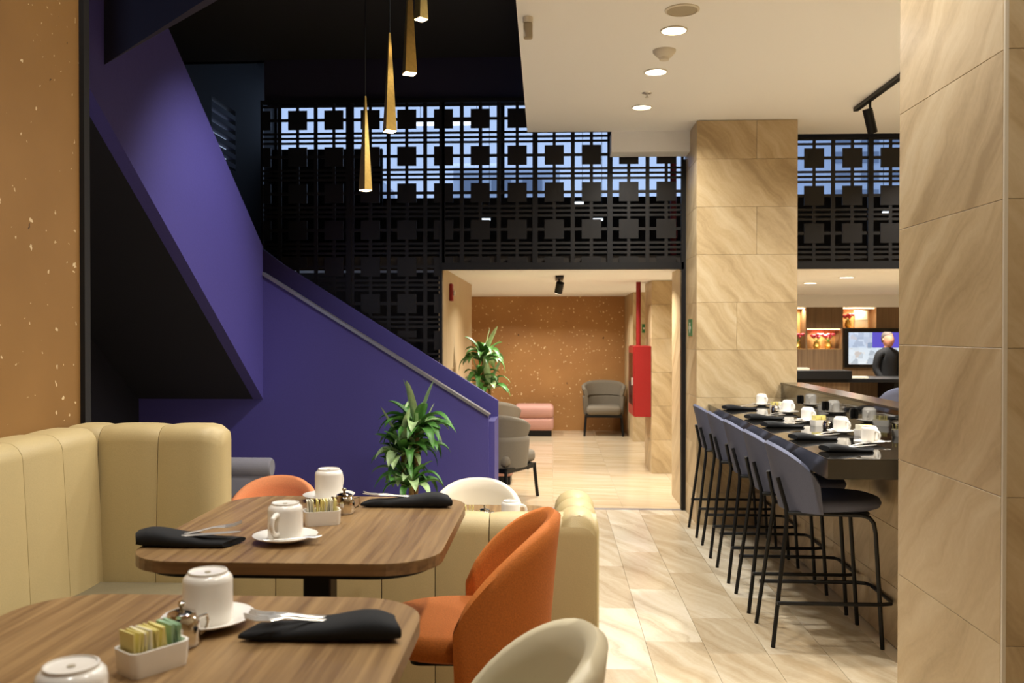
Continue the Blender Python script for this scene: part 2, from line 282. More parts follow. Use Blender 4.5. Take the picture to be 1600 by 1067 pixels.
# far buildings seen through the upper windows
for n, (x0, x1, y, z1, lab) in enumerate(((-9, -4.6, 22, 5.6, 'grey office block far left outside the upper window'), (-2.9, .2, 26, 6.3, 'wide grey office block outside behind the lattice'), (9.0, 13, 30, 9, 'tall grey office block outside on the right'))):
    bd = thing('office_building', lab, 'building', ((x0 + x1) / 2, y, 0)); wd = (x1 - x0) / 2
    B().box(-wd, wd, 0, 4, 0, z1).build('facade', 'build', bd)
    wm = B().box(-.28, .28, -.05, .02, -.18, .18).mesh('window', 'bwin')
    for r in range(5):
        for c in range(int(wd * 2 / .9)): ob('window', wm, bd, (-wd + .5 + .9 * c, 0, z1 - .5 - .62 * r))
# pillars
def pillar(label, y0, y1, zoff, cuts):
    x0, x1 = 1.12, 1.895; p = thing('stone_pillar', label, 'pillar', (x0, y0, 0)); t = .012
    B().box(t, x1 - x0 - t, t, y1 - y0 - t, 0, CEIL - .002).build('core', 'grout', p)
    z = zoff - .3715; i = 0
    while z < CEIL:
        a, b = max(0, z) + .0008, min(CEIL - .003, z + .3715) - .0008
        if b - a > .02:
            c = cuts[i % len(cuts)]; W_ = x1 - x0
            for u, v in (((0, c), (c, 1)) if c else ((0, 1),)): tile(p, u * W_ + .001, v * W_ - .001, 0, t * .98, a, b, 'trav')
            tile(p, 0, t * .98, t + .001, y1 - y0 - .001, a, b, 'trav'); tile(p, W_ - t * .98, W_, t + .001, y1 - y0 - .001, a, b, 'trav'); tile(p, t, W_ - t, y1 - y0 - t, y1 - y0, a, b, 'trav')
        z += .3715; i += 1
    return p
pillar('large travertine pillar at far end of the bar', 7.05, 7.72, .252, [0, 0, .595, 0, .4, 0, .595, 0, .595])
np_ = pillar('near travertine pillar at right edge of the picture', 2.28, 2.96, .347, [0, .62])
B().box(-.0015, .008, -.0015, .008, 0, CEIL - .003, .001, 1).build('corner_edge', 'stonew', np_)
lp = thing('lobby_pillar', 'travertine column behind the red fire cabinet', 'pillar', (1.05, 9.6, 0))
B().box(.012, .42, .012, .68, 0, LOB - .002).build('core', 'grout', lp)
for i in range(6):
    a, b = .36 * i + .001, min(LOB - .003, .36 * (i + 1)) - .001; tile(lp, .0, .43, 0, .012, a, b, 'trav'); tile(lp, 0, .012, .013, .69, a, b, 'trav')
sbox('wall_jamb', 'trav', 1.1, 1.4, 7.73, 8.35, 0, LOB, 'travertine jamb right of the lobby opening'); sbox('wall_lobby_side', 'trav', 1.1, 1.45, 12.4, 13.8, 0, LOB, 'pale travertine wall beside the flecked lobby wall')
# ================================================================== staircase
st = thing('staircase', 'purple staircase with three flights rising behind the dining tables', 'staircase', (-.5, 7.0, 0)); off = Vector((.5, -7.0, 0))
def stp(b, name, mat): o = b.build(name, mat, st); o.location = off; return o
stp(B().prism([(-3.3, 0), (-.505, 0), (-.505, .845), (-2.295, 1.955), (-3.3, 2.85)], 'y', 7.0, 7.06), 'front_balustrade', 'purple')
stp(B().prism([(-.505, .845), (-.49, .862), (-2.295, 1.981), (-2.295, 1.955)], 'y', 6.985, 7.075), 'handrail_cap', 'metal_cap')
stp(B().prism([(-3.3, 0), (-.46, 0), (-.46, .93), (-2.3, 2.09), (-3.3, 2.85)], 'y', 7.5, 7.56), 'rear_balustrade', 'purple')
stp(B().box(-.515, -.46, 7.06, 7.5, 0, .8), 'newel_panel', 'purple')
for i in range(8): stp(B().box(-.55 - .235 * (i + 1), -.55 - .235 * i, 7.06, 7.5, 0, .16 * (i + 1) * .72), 'tread', 'navy')
sl = .656; fb = lambda y: .975 + (7.0 - y) * sl; ft = lambda y: 2.185 + (7.0 - y) * sl
stp(B().prism([(7.0, fb(7.0)), (7.0, ft(7.0)), (4.3, ft(4.3)), (4.3, fb(4.3))], 'x', -2.375, -2.295), 'upper_balustrade', 'purple')
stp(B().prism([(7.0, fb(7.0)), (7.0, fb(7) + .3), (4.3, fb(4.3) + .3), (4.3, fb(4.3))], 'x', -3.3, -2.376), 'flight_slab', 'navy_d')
a = W(160, 103, Y=4.5); b_ = W(319, 0, Y=4.5); m_ = (b_.z - a.z) / (b_.x - a.x); c_ = W(60, 50, Y=4.5)
tf = [(c_.x, c_.z), (a.x, a.z), (a.x + (VOID - a.z) / m_, VOID - .003), (c_.x, VOID - .003)]
stp(B().loft([[(x, 4.5, z) for x, z in tf], [(x, 4.7, min(VOID - .003, z + (.2 if q < 2 else 0))) for q, (x, z) in enumerate(tf)]]), 'top_flight_side', 'navy')  # purple flight left unlit; its shade is put in as navy colour
# ================================================================== lattice screens
PT = .3157
def lattice(label, x0, x1, zfun, z1, xs, zs, seams):
    """laser-cut screen in plane YS; xs, zs: one square centre; seams: x of the wide panel joints"""
    root = thing('lattice_screen', label, 'screen', ((x0 + x1) / 2, YS, zfun((x0 + x1) / 2))); off = Vector((-(x0 + x1) / 2, 0, -zfun((x0 + x1) / 2)))
    sq = B().box(-.082, .082, -.006, .006, -.082, .082).mesh('square_plate', 'lattice')
    edges = [x0] + [s for s in seams if x0 < s < x1] + [x1]
    for u, v in zip(edges, edges[1:]):
        b = B(); zmin = min(zfun(u), zfun(v)); y0, y1 = -.003, .003
        k0, k1 = math.floor((u - xs) / PT) - 1, math.ceil((v - xs) / PT) + 1
        def clipz(x): return max(zfun(x), zfun(x))
        for k_ in range(k0, k1 + 1):
            for x, wd in ((xs + k_ * PT, .027), (xs + (k_ + .5) * PT, .034)):
                a, c = max(u, x - wd / 2), min(v, x + wd / 2)
                if c - a > .003: b.box(a, c, y0, y1, zfun((a + c) / 2), z1)
        for r in range(-12, 8):
            for z, h in ((zs + r * PT, .026), (zs + (r + .5) * PT, .02), (zs + (r + .5) * PT + .041, .02), (zs + (r + .5) * PT - .041, .02)):
                if z - h / 2 > z1 or z + h / 2 < zmin: continue
                uu = u
                while uu < v and zfun(uu) > z - h / 2: uu += .02
                if uu < v: b.box(uu, v, y0 + .0005, y1 - .0005, max(zmin, z - h / 2), min(z1, z + h / 2))
        pn = b.build('screen_panel', 'lattice', root); pn.location = off
        for r in range(-12, 8):
            for k_ in range(k0, k1 + 1):
                x, z = xs + k_ * PT, zs + r * PT
                a0, a1, b0, b1 = max(x - .082, u), min(x + .082, v), max(z - .082, zfun(max(u, x - .082)) if zfun(u) != zfun(v) else zmin), min(z + .082, z1)
                if a1 - a0 < .012 or b1 - b0 < .012: continue
                full = a1 - a0 > .163 and b1 - b0 > .163
                ob('square_plate', sq if full else B().box(a0 - x, a1 - x, -.006, .006, b0 - z, b1 - z).mesh('square_plate', 'lattice'), pn, (x, 0, z))
    for s in edges:
        f = B().box(max(x0, s - .022), min(x1, s + .022), -.014, .014, zfun(s), z1).build('frame_post', 'lattice_f', root); f.location = off
    f = B().box(x0, x1, -.016, .016, z1 - .02, z1 + .012).build('top_rail', 'lattice_f', root); f.location = off
    return root, off
c1 = W(866, 242, Y=YS)
seamx = [W(x, 300, Y=YS).x for x in (545, 691, 836, 953)]
xl = W(408, 300, Y=YS).x; xr = W(1068, 300, Y=YS).x; xj = W(691, 500, Y=YS).x
stair_z = lambda x: .93 + (-.46 - x) * .6304
zb = W(850, 416, Y=YS).z
def zf_left(x): return max(.0, stair_z(x) - .02)
rt, off_ = lattice('tall black lattice screen behind the stairs left of the opening', xl, xj, zf_left, 3.49, c1.x, c1.z, seamx[:1])
rt2, off2 = lattice('black lattice screen panels above the lobby opening', xj, xr, lambda x: zb, 3.49, c1.x, c1.z, seamx[1:])
f = B().box(xj, xr, -.03, .03, zb - .03, zb + .03).build('bottom_rail', 'lattice_f', rt2); f.location = off2
f = B().box(xr - .02, xr + .025, -.03, .03, 0, 2.96).build('corner_post', 'lattice_f', rt2); f.location = off2
c2 = W(1272, 247, Y=YS)
rt3, off3 = lattice('black lattice screen between the pillars above the reception', 1.93, 3.6, lambda x: zb, CEIL, c2.x, c2.z, [W(1360, 300, Y=YS).x])
f = B().box(1.93, 3.6, -.03, .03, zb - .03, zb + .03).build('bottom_rail', 'lattice_f', rt3); f.location = off3
# ================================================================== ceiling fittings
for i, (x, y) in enumerate(DOWN + DOWN2[:3]):
    d = thing('downlight', ('round recessed downlight nearest the ceiling speaker', 'middle recessed downlight between smoke detector and sprinkler', 'recessed downlight nearest the far pillar', 'added unseen downlight over the aisle, fourth from far pillar', 'added unseen downlight over the aisle, fifth from far pillar', 'added unseen downlight over the aisle, nearest the camera')[i], 'downlight', (x, y, CEIL), 0, 'recessed ceiling downlights')
    B().ring([(.066, 0), (.074, -.001), (.074, -.006), (.066, -.007)], 28).build('trim_ring', 'plastic', d, True); B().lathe([(0, -.004), (.064, -.004), (.064, -.001), (0, -.001)], 28).build('diffuser', 'emit', d)
p = W(1066, 15, z=CEIL); d = thing('ceiling_speaker', 'round flush speaker grille in the cream ceiling', 'speaker', p)
B().ring([(.078, 0), (.088, 0), (.088, -.006), (.078, -.009)], 32).build('rim', 'plastic', d, True); B().lathe([(0, -.001), (.078, -.001), (.078, -.006), (0, -.006)], 32).build('grille', 'grey_p', d)
p = W(1038, 79, z=CEIL); d = thing('smoke_detector', 'white conical smoke detector on the ceiling', 'smoke detector', p)
B().lathe([(.0, 0), (.068, 0), (.066, -.012), (.04, -.04), (.034, -.042), (0, -.042)], 28).build('housing', 'plastic', d, True); B().lathe([(.0, -.042), (.03, -.042), (.028, -.056), (0, -.058)], 24).build('sensor_cap', 'plastic', d, True)
p = W(1011, 145, z=CEIL); d = thing('sprinkler_head', 'small steel sprinkler head between two downlights', 'sprinkler', p)
B().lathe([(0, 0), (.034, 0), (.03, -.006), (0, -.007)], 20).build('escutcheon', 'steel_b', d); B().tube([(0, 0, -.006), (0, 0, -.03)], .005).build('stem', 'steel_b', d); B().lathe([(0, -.028), (.014, -.029), (.014, -.032), (0, -.032)], 12).build('deflector', 'steel_b', d)
p = W(825, 27, z=CEIL); d = thing('motion_sensor', 'small white sensor hanging at the ceiling edge', 'sensor', p)
B().lathe([(0, 0), (.026, 0), (.026, -.03), (0, -.03)], 16).build('base', 'plastic', d, True); B().box(-.024, .024, -.02, .02, -.115, -.028, .012, 3).build('lens', 'grey_p', d, True)
a = W(1337, 168, z=CEIL); d = thing('track_light', 'black track spotlight on the ceiling beside near pillar', 'track light', a)
B().box(-.018, .018, -2.2, 0, -.03, 0, .002, 1).build('rail', 'blk', d); hd = B().tube([(0, 0, .085), (0, 0, -.085)], .034, 20).build('lamp_head', 'blk', d, True); hd.location = (.0, -.3, -.17); hd.rotation_euler = (.25, -.32, 0)
B().tube([(0, -.3, -.03), (0, -.3, -.1)], .009).build('arm', 'blk', d)
# pendants
pm = None
def pendant(label, x, y, Y, L, wd, rz):
    c = W(x, y, Y=Y); d = thing('pendant_lamp', label, 'pendant lamp', c, rz, 'brass pendants in the stair void')
    q = lambda s, z: [(-s, -s, z), (s, -s, z), (s, s, z), (-s, s, z)]
    B().loft([q(wd / 2, 0), q(wd / 2 * .16, L)]).build('shade', 'brass', d); B().loft([q(wd * .46, -.004), q(wd * .46, .002)]).build('diffuser', 'emit_s', d)
    B().tube([(0, 0, L), (0, 0, VOID - c.z)], .0028, 6).build('cord', 'blk', d); B().lathe([(0, VOID - c.z), (.03, VOID - c.z), (.03, VOID - c.z - .02), (0, VOID - c.z - .02)], 16).build('canopy', 'blk', d)
    lamp('SPOT', 'pendant_bulb', c + Vector((0, 0, -.02)), 9, WARM, .02, None, 110, .6)
pendant('lowest brass pyramid pendant hanging in front of the lattice', 571, 297, 4.75, .5, .05, .9)
pendant('second lowest brass pyramid pendant, right of the lowest', 609, 205, 4.55, .5, .056, .5)
pendant('third brass pyramid pendant with its top out of frame', 640, 115, 4.2, .5, .056, .45)
pendant('highest brass pendant with only its lit tip in frame', 658, 30, 4.4, .5, .05, .8)
# ================================================================== banquettes
def pad(width, H, D, bulge=.008, r=.05, full=False, n=7, end=0):
    """one upholstered channel: width along x, front towards -y, rolled top"""
    prof = []
    if full:
        R = D / 2; prof = [(0, 0), (0, H - R)] + [(-R + R * math.cos(a), H - R + R * math.sin(a)) for a in [PI * i / 8 for i in range(1, 8)]] + [(-D, H - R), (-D, H * .5), (-D, 0)]
    else:
        prof = [(0, 0), (0, H - .035)] + [(-.035 + .035 * math.cos(a), H - .035 + .035 * math.sin(a)) for a in (.5, 1.0, 1.57)] + [(-D + r, H)] + [(-D + r - r * math.sin(a), H - r + r * math.cos(a)) for a in (.4, .8, 1.2, 1.57)] + [(-D - .012, H * .62), (-D - .022, H * .3), (-D - .016, 0)]
    cy = -D / 2; cz = H * .5; rows = []
    for i in range(n + 1):
        u = i / n; t = 2 * u - 1; e = (1 - abs(t) ** 3.2)
        if end and u > .5: e2 = 1 - max(0, (t - .4) / .6) ** 2.4 * end
        else: e2 = 1
        rows.append([(width * (u - .5), (y - cy) * e2 + cy + (bulge * (e - .5) * (-1 if y < cy else (1 if full else 0))), z + (bulge * .6 * (e - .5) if z > H * .9 else 0) - (1 - e2) * (z > H * .8) * .05) for y, z in prof])
    return B().loft(rows)
SEATZ = CAMH - .785
bq = thing('corner_banquette', 'tall beige channelled leather corner banquette along the tan wall', 'banquette', (-1.6, 2.95, PLAT)); SZ = SEATZ - PLAT; BH = 1.2 - PLAT
for i, (u0, u1) in enumerate(((.0, .115), (.115, .31), (.31, .505))):
    pad(u1 - u0 - .002, BH - .2, .15, end=.35 if i == 2 else 0).build('back_channel', 'beige', bq, True, (.06 + (u0 + u1) / 2 - .03, 0, .2), 0, 1.2)
yy = -.16
for i in range(9):
    wd = .2; o = pad(wd - .002, BH - .2, .15).build('back_channel', 'beige', bq, True, (.002, yy - wd / 2, .2), PI / 2, 1.2); yy -= wd
B().box(.13, .56, -2.0, -.16, SZ - .13, SZ, .035, 3).build('seat_cushion', 'olive', bq, True); B().box(.02, .54, -2.0, -.01, 0, SZ - .13).build('base', 'beige', bq)
dv = thing('low_sofa', 'low beige channelled sofa seen from behind, dividing the tables', 'sofa', (.147, 2.95, 0))
for i in range(7): pad(.176, .895, .13, .008, full=True).build('back_channel', 'cream' if False else 'beige', dv, True, (-.09 - .179 * i, .13, 0), 0, 1.2)
for i in range(3): pad(.155, .9 + .004, .134, .016, full=True).build('arm_channel', 'beige', dv, True, (-.134, .215 + .158 * i - .0, 0), PI / 2 , 1.2).location = (-.134, .08 + .158 * i, 0)
B().box(-1.25, -.14, .14, .6, .1, .44, .04, 3).build('seat_cushion', 'olive', dv, True)
# ================================================================== tables
def rrect(x0, x1, y0, y1, r, n=8):
    pts = []
    for cx, cy, a0 in ((x1 - r, y1 - r, 0), (x0 + r, y1 - r, PI / 2), (x0 + r, y0 + r, PI), (x1 - r, y0 + r, 1.5 * PI)):
        pts += [(cx + r * math.cos(a0 + PI / 2 * i / n), cy + r * math.sin(a0 + PI / 2 * i / n)) for i in range(n + 1)]
    return pts
def table(label, x0, x1, y0, y1, top, base):
    cx, cy = (x0 + x1) / 2, (y0 + y1) / 2; H = top - base; t = thing('dining_table', label, 'table', (cx, cy, base)); hx, hy = (x1 - x0) / 2, (y1 - y0) / 2
    B().prism(rrect(-hx, hx, -hy, hy, .13), 'z', H - .003, H).build('table_top', 'table', t); B().prism(rrect(-hx, hx, -hy, hy, .13), 'z', H - .026, H - .003).build('edge_band', 'table_e', t)
    B().prism(rrect(-hx + .025, hx - .025, -hy + .025, hy - .025, .12), 'z', H - .04, H - .026).build('under_frame', 'blk', t)
    B().box(-.035, .035, -.035, .035, .012, H - .04, .004, 1).build('pedestal', 'blk', t); B().prism(rrect(-.24, .24, -.24, .24, .03), 'z', 0, .012).build('foot_plate', 'blk', t)
    return t
T2 = (-.934, -.246, 1.86, 2.63); T1 = (-.945, -.225, .86, 1.625)
table('walnut dining table with steel creamer, further one in the booth', *T2, TT, PLAT)
table('walnut dining table in the near foreground, cut by the frame', *T1, TT, PLAT)
T3Z = .71
table('lower wood table behind the low beige sofa', -.75, .0, 3.56, 4.1, T3Z, 0)
# ================================================================== shell chairs
def shell_mesh(rx, ry, z0, ht, hb, ang, th, flare, mat, n=28, p=.75, x0=0.0, lean=0.0):
    rows = []; nv = 8
    for i in range(n + 1):
        t = -ang + 2 * ang * i / n; s = abs(t) / ang; top = hb + (ht - hb) * max(0, 1 - s ** 2.2) ** p
        ring = []
        def pt(v, o):
            z = z0 + (top - z0) * v; rr = 1 + flare * v * (z - z0) / max(.01, ht - z0) - .05 * (1 - v) ** 2
            return (x0 + lean * (z - z0) / (ht - z0) + (rx * rr + o) * math.cos(t), (ry * rr + o) * math.sin(t), z)
        outer = [pt(v / nv, 0) for v in range(nv + 1)]; inner = [pt(v / nv, -th) for v in range(nv, -1, -1)]
        o_, i_ = outer[-1], inner[0]; mid = ((o_[0] + i_[0]) / 2, (o_[1] + i_[1]) / 2, o_[2] + th * .35)
        ring = outer[:-1] + [(o_[0], o_[1], o_[2] - .0)] + [mid] + inner; rows.append(ring)
    return B().loft(rows)
def seat_mesh(pts_r, z0, z1, n=36):
    rings = []
    for s, z in ((.86, z0), (.97, z0 + (z1 - z0) * .2), (1, z0 + (z1 - z0) * .55), (.97, z1 - .008), (.88, z1), (.4, z1 + .004)):
        rings.append([(x * s, y * s, z) for x, y in pts_r])
    return B().loft(rings)
def blob(ax, bx, ay, n=40, e=2.6, taper=.0):
    r = []
    for i in range(n):
        a = 2 * PI * i / n; c, s = math.cos(a), math.sin(a); x = (ax if c > 0 else bx) * math.copysign(abs(c) ** (2 / e), c); y = ay * math.copysign(abs(s) ** (2 / e), s) * (1 - taper * max(0, -c)); r.append((x, y))
    return r
CH = {}
def chair(label, mat, loc, rz, seat=.46, group='upholstered shell chairs'):
    """faces local -x"""
    if mat not in CH:
        CH[mat] = (shell_mesh(.215, .225, .36, .737, .49, 1.72, .035, .1, mat, p=.8).mesh('back_shell', mat, True, 1.2), seat_mesh(blob(.17, .25, .2), .40, .47).mesh('seat', mat, True, 1.2))
        if 'leg' not in CH:
            CH['leg'] = [B().tube([(0, 0, .03), (sx * .2, sy * .2, .008)], [.016, .01], 8).mesh('leg', 'blk', True) for sx in (-1, 1) for sy in (-1, 1)]
            CH['col'] = B().tube([(0, 0, .015), (0, 0, .39)], .022, 14).mesh('pedestal', 'blk', True)
            CH['fr'] = B().prism(rrect(-.15, .15, -.14, .14, .03), 'z', .385, .402).mesh('seat_frame', 'blk')
    c = thing('shell_chair', label, 'chair', loc, rz, group); ob('back_shell', CH[mat][0], c); ob('seat', CH[mat][1], c); ob('seat_frame', CH['fr'], c)
    ob('pedestal', CH['col'], c)
    for m in CH['leg']: ob('leg', m, c)
    return c
chair('orange fabric shell chair at the further walnut table', 'orange', (-.215, 2.37, PLAT), .03)
chair('cream leather shell chair in the near foreground', 'cream', (-.15, 1.40, PLAT), .05)
chair('white leather shell chair at the lower table beyond the sofa', 'white_l', (-.385, 4.42, 0), PI / 2)
chair('peach fabric shell chair behind the tall banquette', 'peach', (-1.43, 4.45, 0), PI / 2)
# grey bolster sofa
gs = thing('grey_sofa', 'grey sofa with rolled back below the purple stair wall', 'sofa', (-2.3, 5.7, 0))
B().tube([(-.75, 0, .63), (.475, 0, .63), (.49, 0, .63)], [.065, .065, .055], 24).build('back_roll', 'grey2', gs, True); B().box(-.75, .48, -.05, .05, .1, .6, .03, 2).build('backrest', 'grey2', gs, True); B().box(-.75, .54, -.6, -.05, .12, .42, .05, 3).build('seat_cushion', 'grey2', gs, True)
for sx in (-.68, .47):
    for sy in (-.55, .02): B().box(sx - .02, sx + .02, sy - .02, sy + .02, 0, .12).build('leg', 'blk', gs)
# ================================================================== bar
BZ = .945
bar = thing('bar_counter', 'long bar counter with glossy black top and raised back ledge', 'bar', (1.21, 4.0, 0))
B().box(0, .56, 0, 3.045, BZ - .004, BZ, .001, 1).build('counter_top', 'blk_gloss', bar); B().box(0, .56, 0, 3.045, BZ - .09, BZ - .0042).build('counter_edge', 'bar_edge', bar)
B().box(.56, .585, 0, 3.045, BZ - .09, 1.1).build('back_panel', 'blk_gloss', bar); B().box(.555, .72, 0, 3.045, 1.1, 1.115, .002, 1).build('ledge_top', 'bar_edge', bar)
B().box(.6, .72, .1, 3.045, 0, 1.1).build('body', 'grout', bar)
for i in range(5):
    for j in range(3): tile(bar, .42, .432, .1 + .59 * i + .001, .1 + .59 * (i + 1) - .001 if i < 4 else 3.045, .285 * j + .001, min(.285 * (j + 1), BZ - .09) - .001, 'trav', 'front_tile')
B().box(.432, .6, .1, 3.045, 0, BZ - .092).build('plinth', 'grout', bar)
for i, (x, y) in enumerate(((1250, 624), (1289, 634), (1334, 646))):
    c = W(x, y, X=1.769); o = thing('power_outlet', ('small black outlet box on the ledge panel nearest far pillar', 'small black outlet box on the ledge panel, middle one', 'small black outlet box on the ledge panel nearest camera')[i], 'outlet', (1.769, c.y, c.z), 0, 'outlet boxes along the bar ledge')
    B().box(-.02, 0, -.014, .014, -.03, .03, .003, 1).build('housing', 'blk', o); B().box(-.023, -.018, -.009, .009, -.02, .02).build('cover', 'tvb', o)
wk = thing('back_worktop', 'white worktop behind the bar ledge', 'counter', (2.05, 4.3, 0)); B().box(0, .6, 0, 1.6, .98, 1.02, .004, 1).build('work_surface', 'stonew', wk); B().box(.02, .58, .02, 1.58, 0, .98).build('cabinet_body', 'cab', wk)
# stools (face +x, towards the bar)
def stool_parts():
    P = []
    sh = shell_mesh(.2, .215, .64, .955, .775, 1.4, .032, .1, 'slate', p=.75, lean=.04); bmesh.ops.transform(sh.bm, matrix=Matrix.Rotation(PI, 4, 'Z'), verts=sh.bm.verts); P.append(('back_shell', sh.mesh('back_shell', 'slate', True, 1.2)))
    P.append(('seat', seat_mesh(blob(.29, .17, .2), .645, .705).mesh('seat', 'slate_d', True, 1.2)))
    for s in (-1, 1):
        P.append(('leg', B().tube([(-.262, s * .18, 0), (-.188, s * .138, .6), (-.186, s * .13, .65), (-.222, s * .10, .80)], .0105, 8).mesh('leg', 'blk', True)))
        P.append(('leg', B().tube([(.25, s * .18, 0), (.215, s * .185, .55), (.205, s * .185, .6), (.185, s * .185, .625), (.15, s * .183, .636), (-.184, s * .14, .636)], .0105, 8).mesh('leg', 'blk', True)))
    fr = [(-.245, -.19, .215), (.24, -.19, .215), (.29, -.175, .215), (.305, -.14, .215), (.305, .14, .215), (.29, .175, .215), (.24, .19, .215), (-.245, .19, .215)]
    P.append(('footrest', B().tube(fr, .0095, 8).mesh('footrest', 'blk', True))); P.append(('seat_rail', B().box(-.15, .2, -.15, .15, .628, .645, .004, 1).mesh('seat_rail', 'blk')))
    return P
SP = stool_parts()
for i, y in enumerate((4.49, 5.01, 5.59, 6.18, 6.78)):
    s = thing('bar_stool', ('slate blue bar stool nearest the camera', 'second slate blue bar stool from the camera', 'third slate blue bar stool, middle of the five', 'fourth slate blue bar stool from the camera', 'slate blue bar stool nearest the far pillar')[i], 'bar stool', (1.312, y, 0), random.uniform(-.02, .02), 'bar stools along the counter')
    for n, m in SP: ob(n, m, s)
# ================================================================== tableware
MUG = (B().lathe([(0, .003), (.037, .003), (.0385, 0), (.040, 0), (.040, .066), (.0385, .073), (.034, .0775), (.0315, .079), (.0312, .083), (.029, .0835), (.028, .081), (.0, .0795)], 32).mesh('cup', 'china', True, .9),
       B().tube([(.037, 0, .060), (.05, 0, .061), (.062, 0, .055), (.066, 0, .042), (.063, 0, .028), (.053, 0, .019), (.037, 0, .016)], [.0065, .006, .0055, .0055, .0055, .006, .0065], 10).mesh('handle', 'china', True), B().lathe([(0, .0815), (.005, .0812), (.005, .0802), (0, .080)], 12).mesh('maker_stamp', 'grey_p'))
SAU = B().lathe([(0, .006), (.028, .006), (.032, .004), (.042, .008), (.073, .0165), (.0745, .0175), (.073, .0185), (.045, .0115), (.034, .009), (.0, .009)], 36).mesh('saucer', 'china', True, .9)
SAU = B().lathe([(0, 0), (.03, 0), (.034, .003), (.05, .007), (.0725, .015), (.0745, .0175), (.072, .0178), (.048, .011), (.036, .0085), (0, .0082)], 36).mesh('saucer', 'china', True, .9)
def flatware(kind):
    b = B()
    if kind == 'spoon':
        b.loft([[(x, w_ * math.cos(a), z + h * math.sin(a)) for a in [2 * PI * k / 10 for k in range(10)]] for x, w_, h, z in ((-.065, .002, .001, .003), (-.06, .004, .0012, .002), (-.01, .003, .0012, .001), (.025, .0025, .0015, .002), (.035, .007, .0018, .003), (.048, .011, .0022, .002), (.06, .008, .002, .003), (.066, .002, .001, .004))])
    elif kind == 'fork':
        b.loft([[(x, w_ * math.cos(a), z + h * math.sin(a)) for a in [2 * PI * k / 8 for k in range(8)]] for x, w_, h, z in ((-.1, .004, .001, .002), (-.09, .008, .0014, .002), (.0, .004, .0014, .004), (.03, .004, .0016, .006), (.045, .01, .0013, .005), (.055, .0115, .0013, .004))])
        for k in range(4): b.loft([[(x, -.0095 + .0063 * k + w_ * c, z + .0008 * d) for c, d in ((-1, -1), (1, -1), (1, 1), (-1, 1))] for x, w_, z in ((.053, .0022, .004), (.075, .0018, .004), (.093, .0009, .007))])
    else:
        b.loft([[(x, w_ * math.cos(a), .003 + h * math.sin(a)) for a in [2 * PI * k / 8 for k in range(8)]] for x, w_, h in ((-.105, .003, .001), (-.1, .008, .002), (-.02, .006, .0022), (.0, .006, .0015), (.02, .009, .0012), (.08, .0085, .0009), (.1, .002, .0006))])
    return b.mesh(kind, 'steel_b', True, .8)
FORK, KNIFE, SPOON = flatware('fork'), flatware('knife'), flatware('spoon')
def napkin_mesh():
    rows = []; n = 26
    for i in range(n + 1):
        u = i / n; x = (u - .5) * .228; s = 1 / (1 + math.exp((u - .62) * 22)); h = .017 + .02 * s * (.75 + .25 * math.sin(u * 9)); wd = .036 + .004 * s
        ee = min(1, (.15 + 8 * min(u, 1 - u))) ; sk = .01 * (u - .5)
        rows.append([(x + sk * c * 3, wd * math.copysign(abs(c) ** .6, c) * (.9 + .1 * ee), max(0, h * .5 + h * .5 * math.copysign(abs(d) ** .7, d) * (.75 + .25 * ee))) for c, d in [(math.cos(2 * PI * k / 18), math.sin(2 * PI * k / 18)) for k in range(18)]])
    return B().loft(rows).mesh('napkin_roll', 'napkin', True, .9)
NAP = napkin_mesh()
FOLD = B().loft([[(x + q, y, z) for q, y, z in ((-.012, -.041, .004), (.012, -.040, .004), (.012, -.03, zt), (-.012, -.03, zt), )] for x, zt in ((-.02, .03), (.03, .024))]).mesh('fold', 'napkin')
def mug(p, rz, where, group): 
    m = thing('mug', 'white mug upside down ' + where, 'mug', p, rz, group); ob('cup', MUG[0], m); ob('handle', MUG[1], m); ob('maker_stamp', MUG[2], m); return m
def saucer(p, where, group): return tag(ob('saucer', SAU, None, p), 'white saucer ' + where, 'saucer', group)
def setting(cup, top, hrz, where, group, spoon=None):
    p = W(*cup, z=top); saucer(p, 'under the mug ' + where, group); mug(p + Vector((0, 0, .0085)), hrz, where, group)
    if spoon is not None:
        tag(ob('teaspoon', SPOON, None, p + Vector((.03, -.046, .0165)), spoon), 'steel teaspoon on the saucer ' + where, 'spoon', group)
def napkin(c, top, rz, where, group, flip=False, pieces=(('fork', FORK), ('knife', KNIFE))):
    p = W(*c, z=top); o = tag(ob('napkin', NAP, None, p, rz + (PI if flip else 0)), 'black cloth napkin roll ' + where, 'napkin', group)
    d = -1 if flip else 1
    for i, (n, m) in enumerate(pieces):
        a = rz + (PI if flip else 0); q = Vector((.03, .012 - .024 * i, .022 + .003 * (1 - i))); q.rotate(Euler((0, 0, a)))
        f = tag(ob(n, m, None, p + q), 'steel %s tucked in the napkin %s' % (n if not (i and pieces[0][0] == n) else 'second ' + n, where), n, group); f.rotation_euler = (0, -.07 - .05 * (1 - i), a + .24 * (1 - i) + .12); f.scale = (1, 1.3, 1.3)
CAD = (B().prism(rrect(-.042, .042, -.026, .026, .008), 'z', 0, .006).mesh('bottom', 'china', True),)
def caddy_mesh():
    b = B(); ro, ri = rrect(-.046, .046, -.029, .029, .012, 6), rrect(-.042, .042, -.025, .025, .009, 6); rows = []
    def top(x, y): return .036 - .009 * math.exp(-(x / .02) ** 2) 
    for z in (0, .01): rows.append([(x * (.93 if z == 0 else .97), y * (.93 if z == 0 else .97), z) for x, y in ro])
    rows.append([(x, y, top(x, y)) for x, y in ro]); rows.append([(x, y, top(x, y)) for x, y in ri]); rows.append([(x * .95, y * .95, .005) for x, y in ri])
    return b.loft(rows).mesh('box', 'china', True, .7)
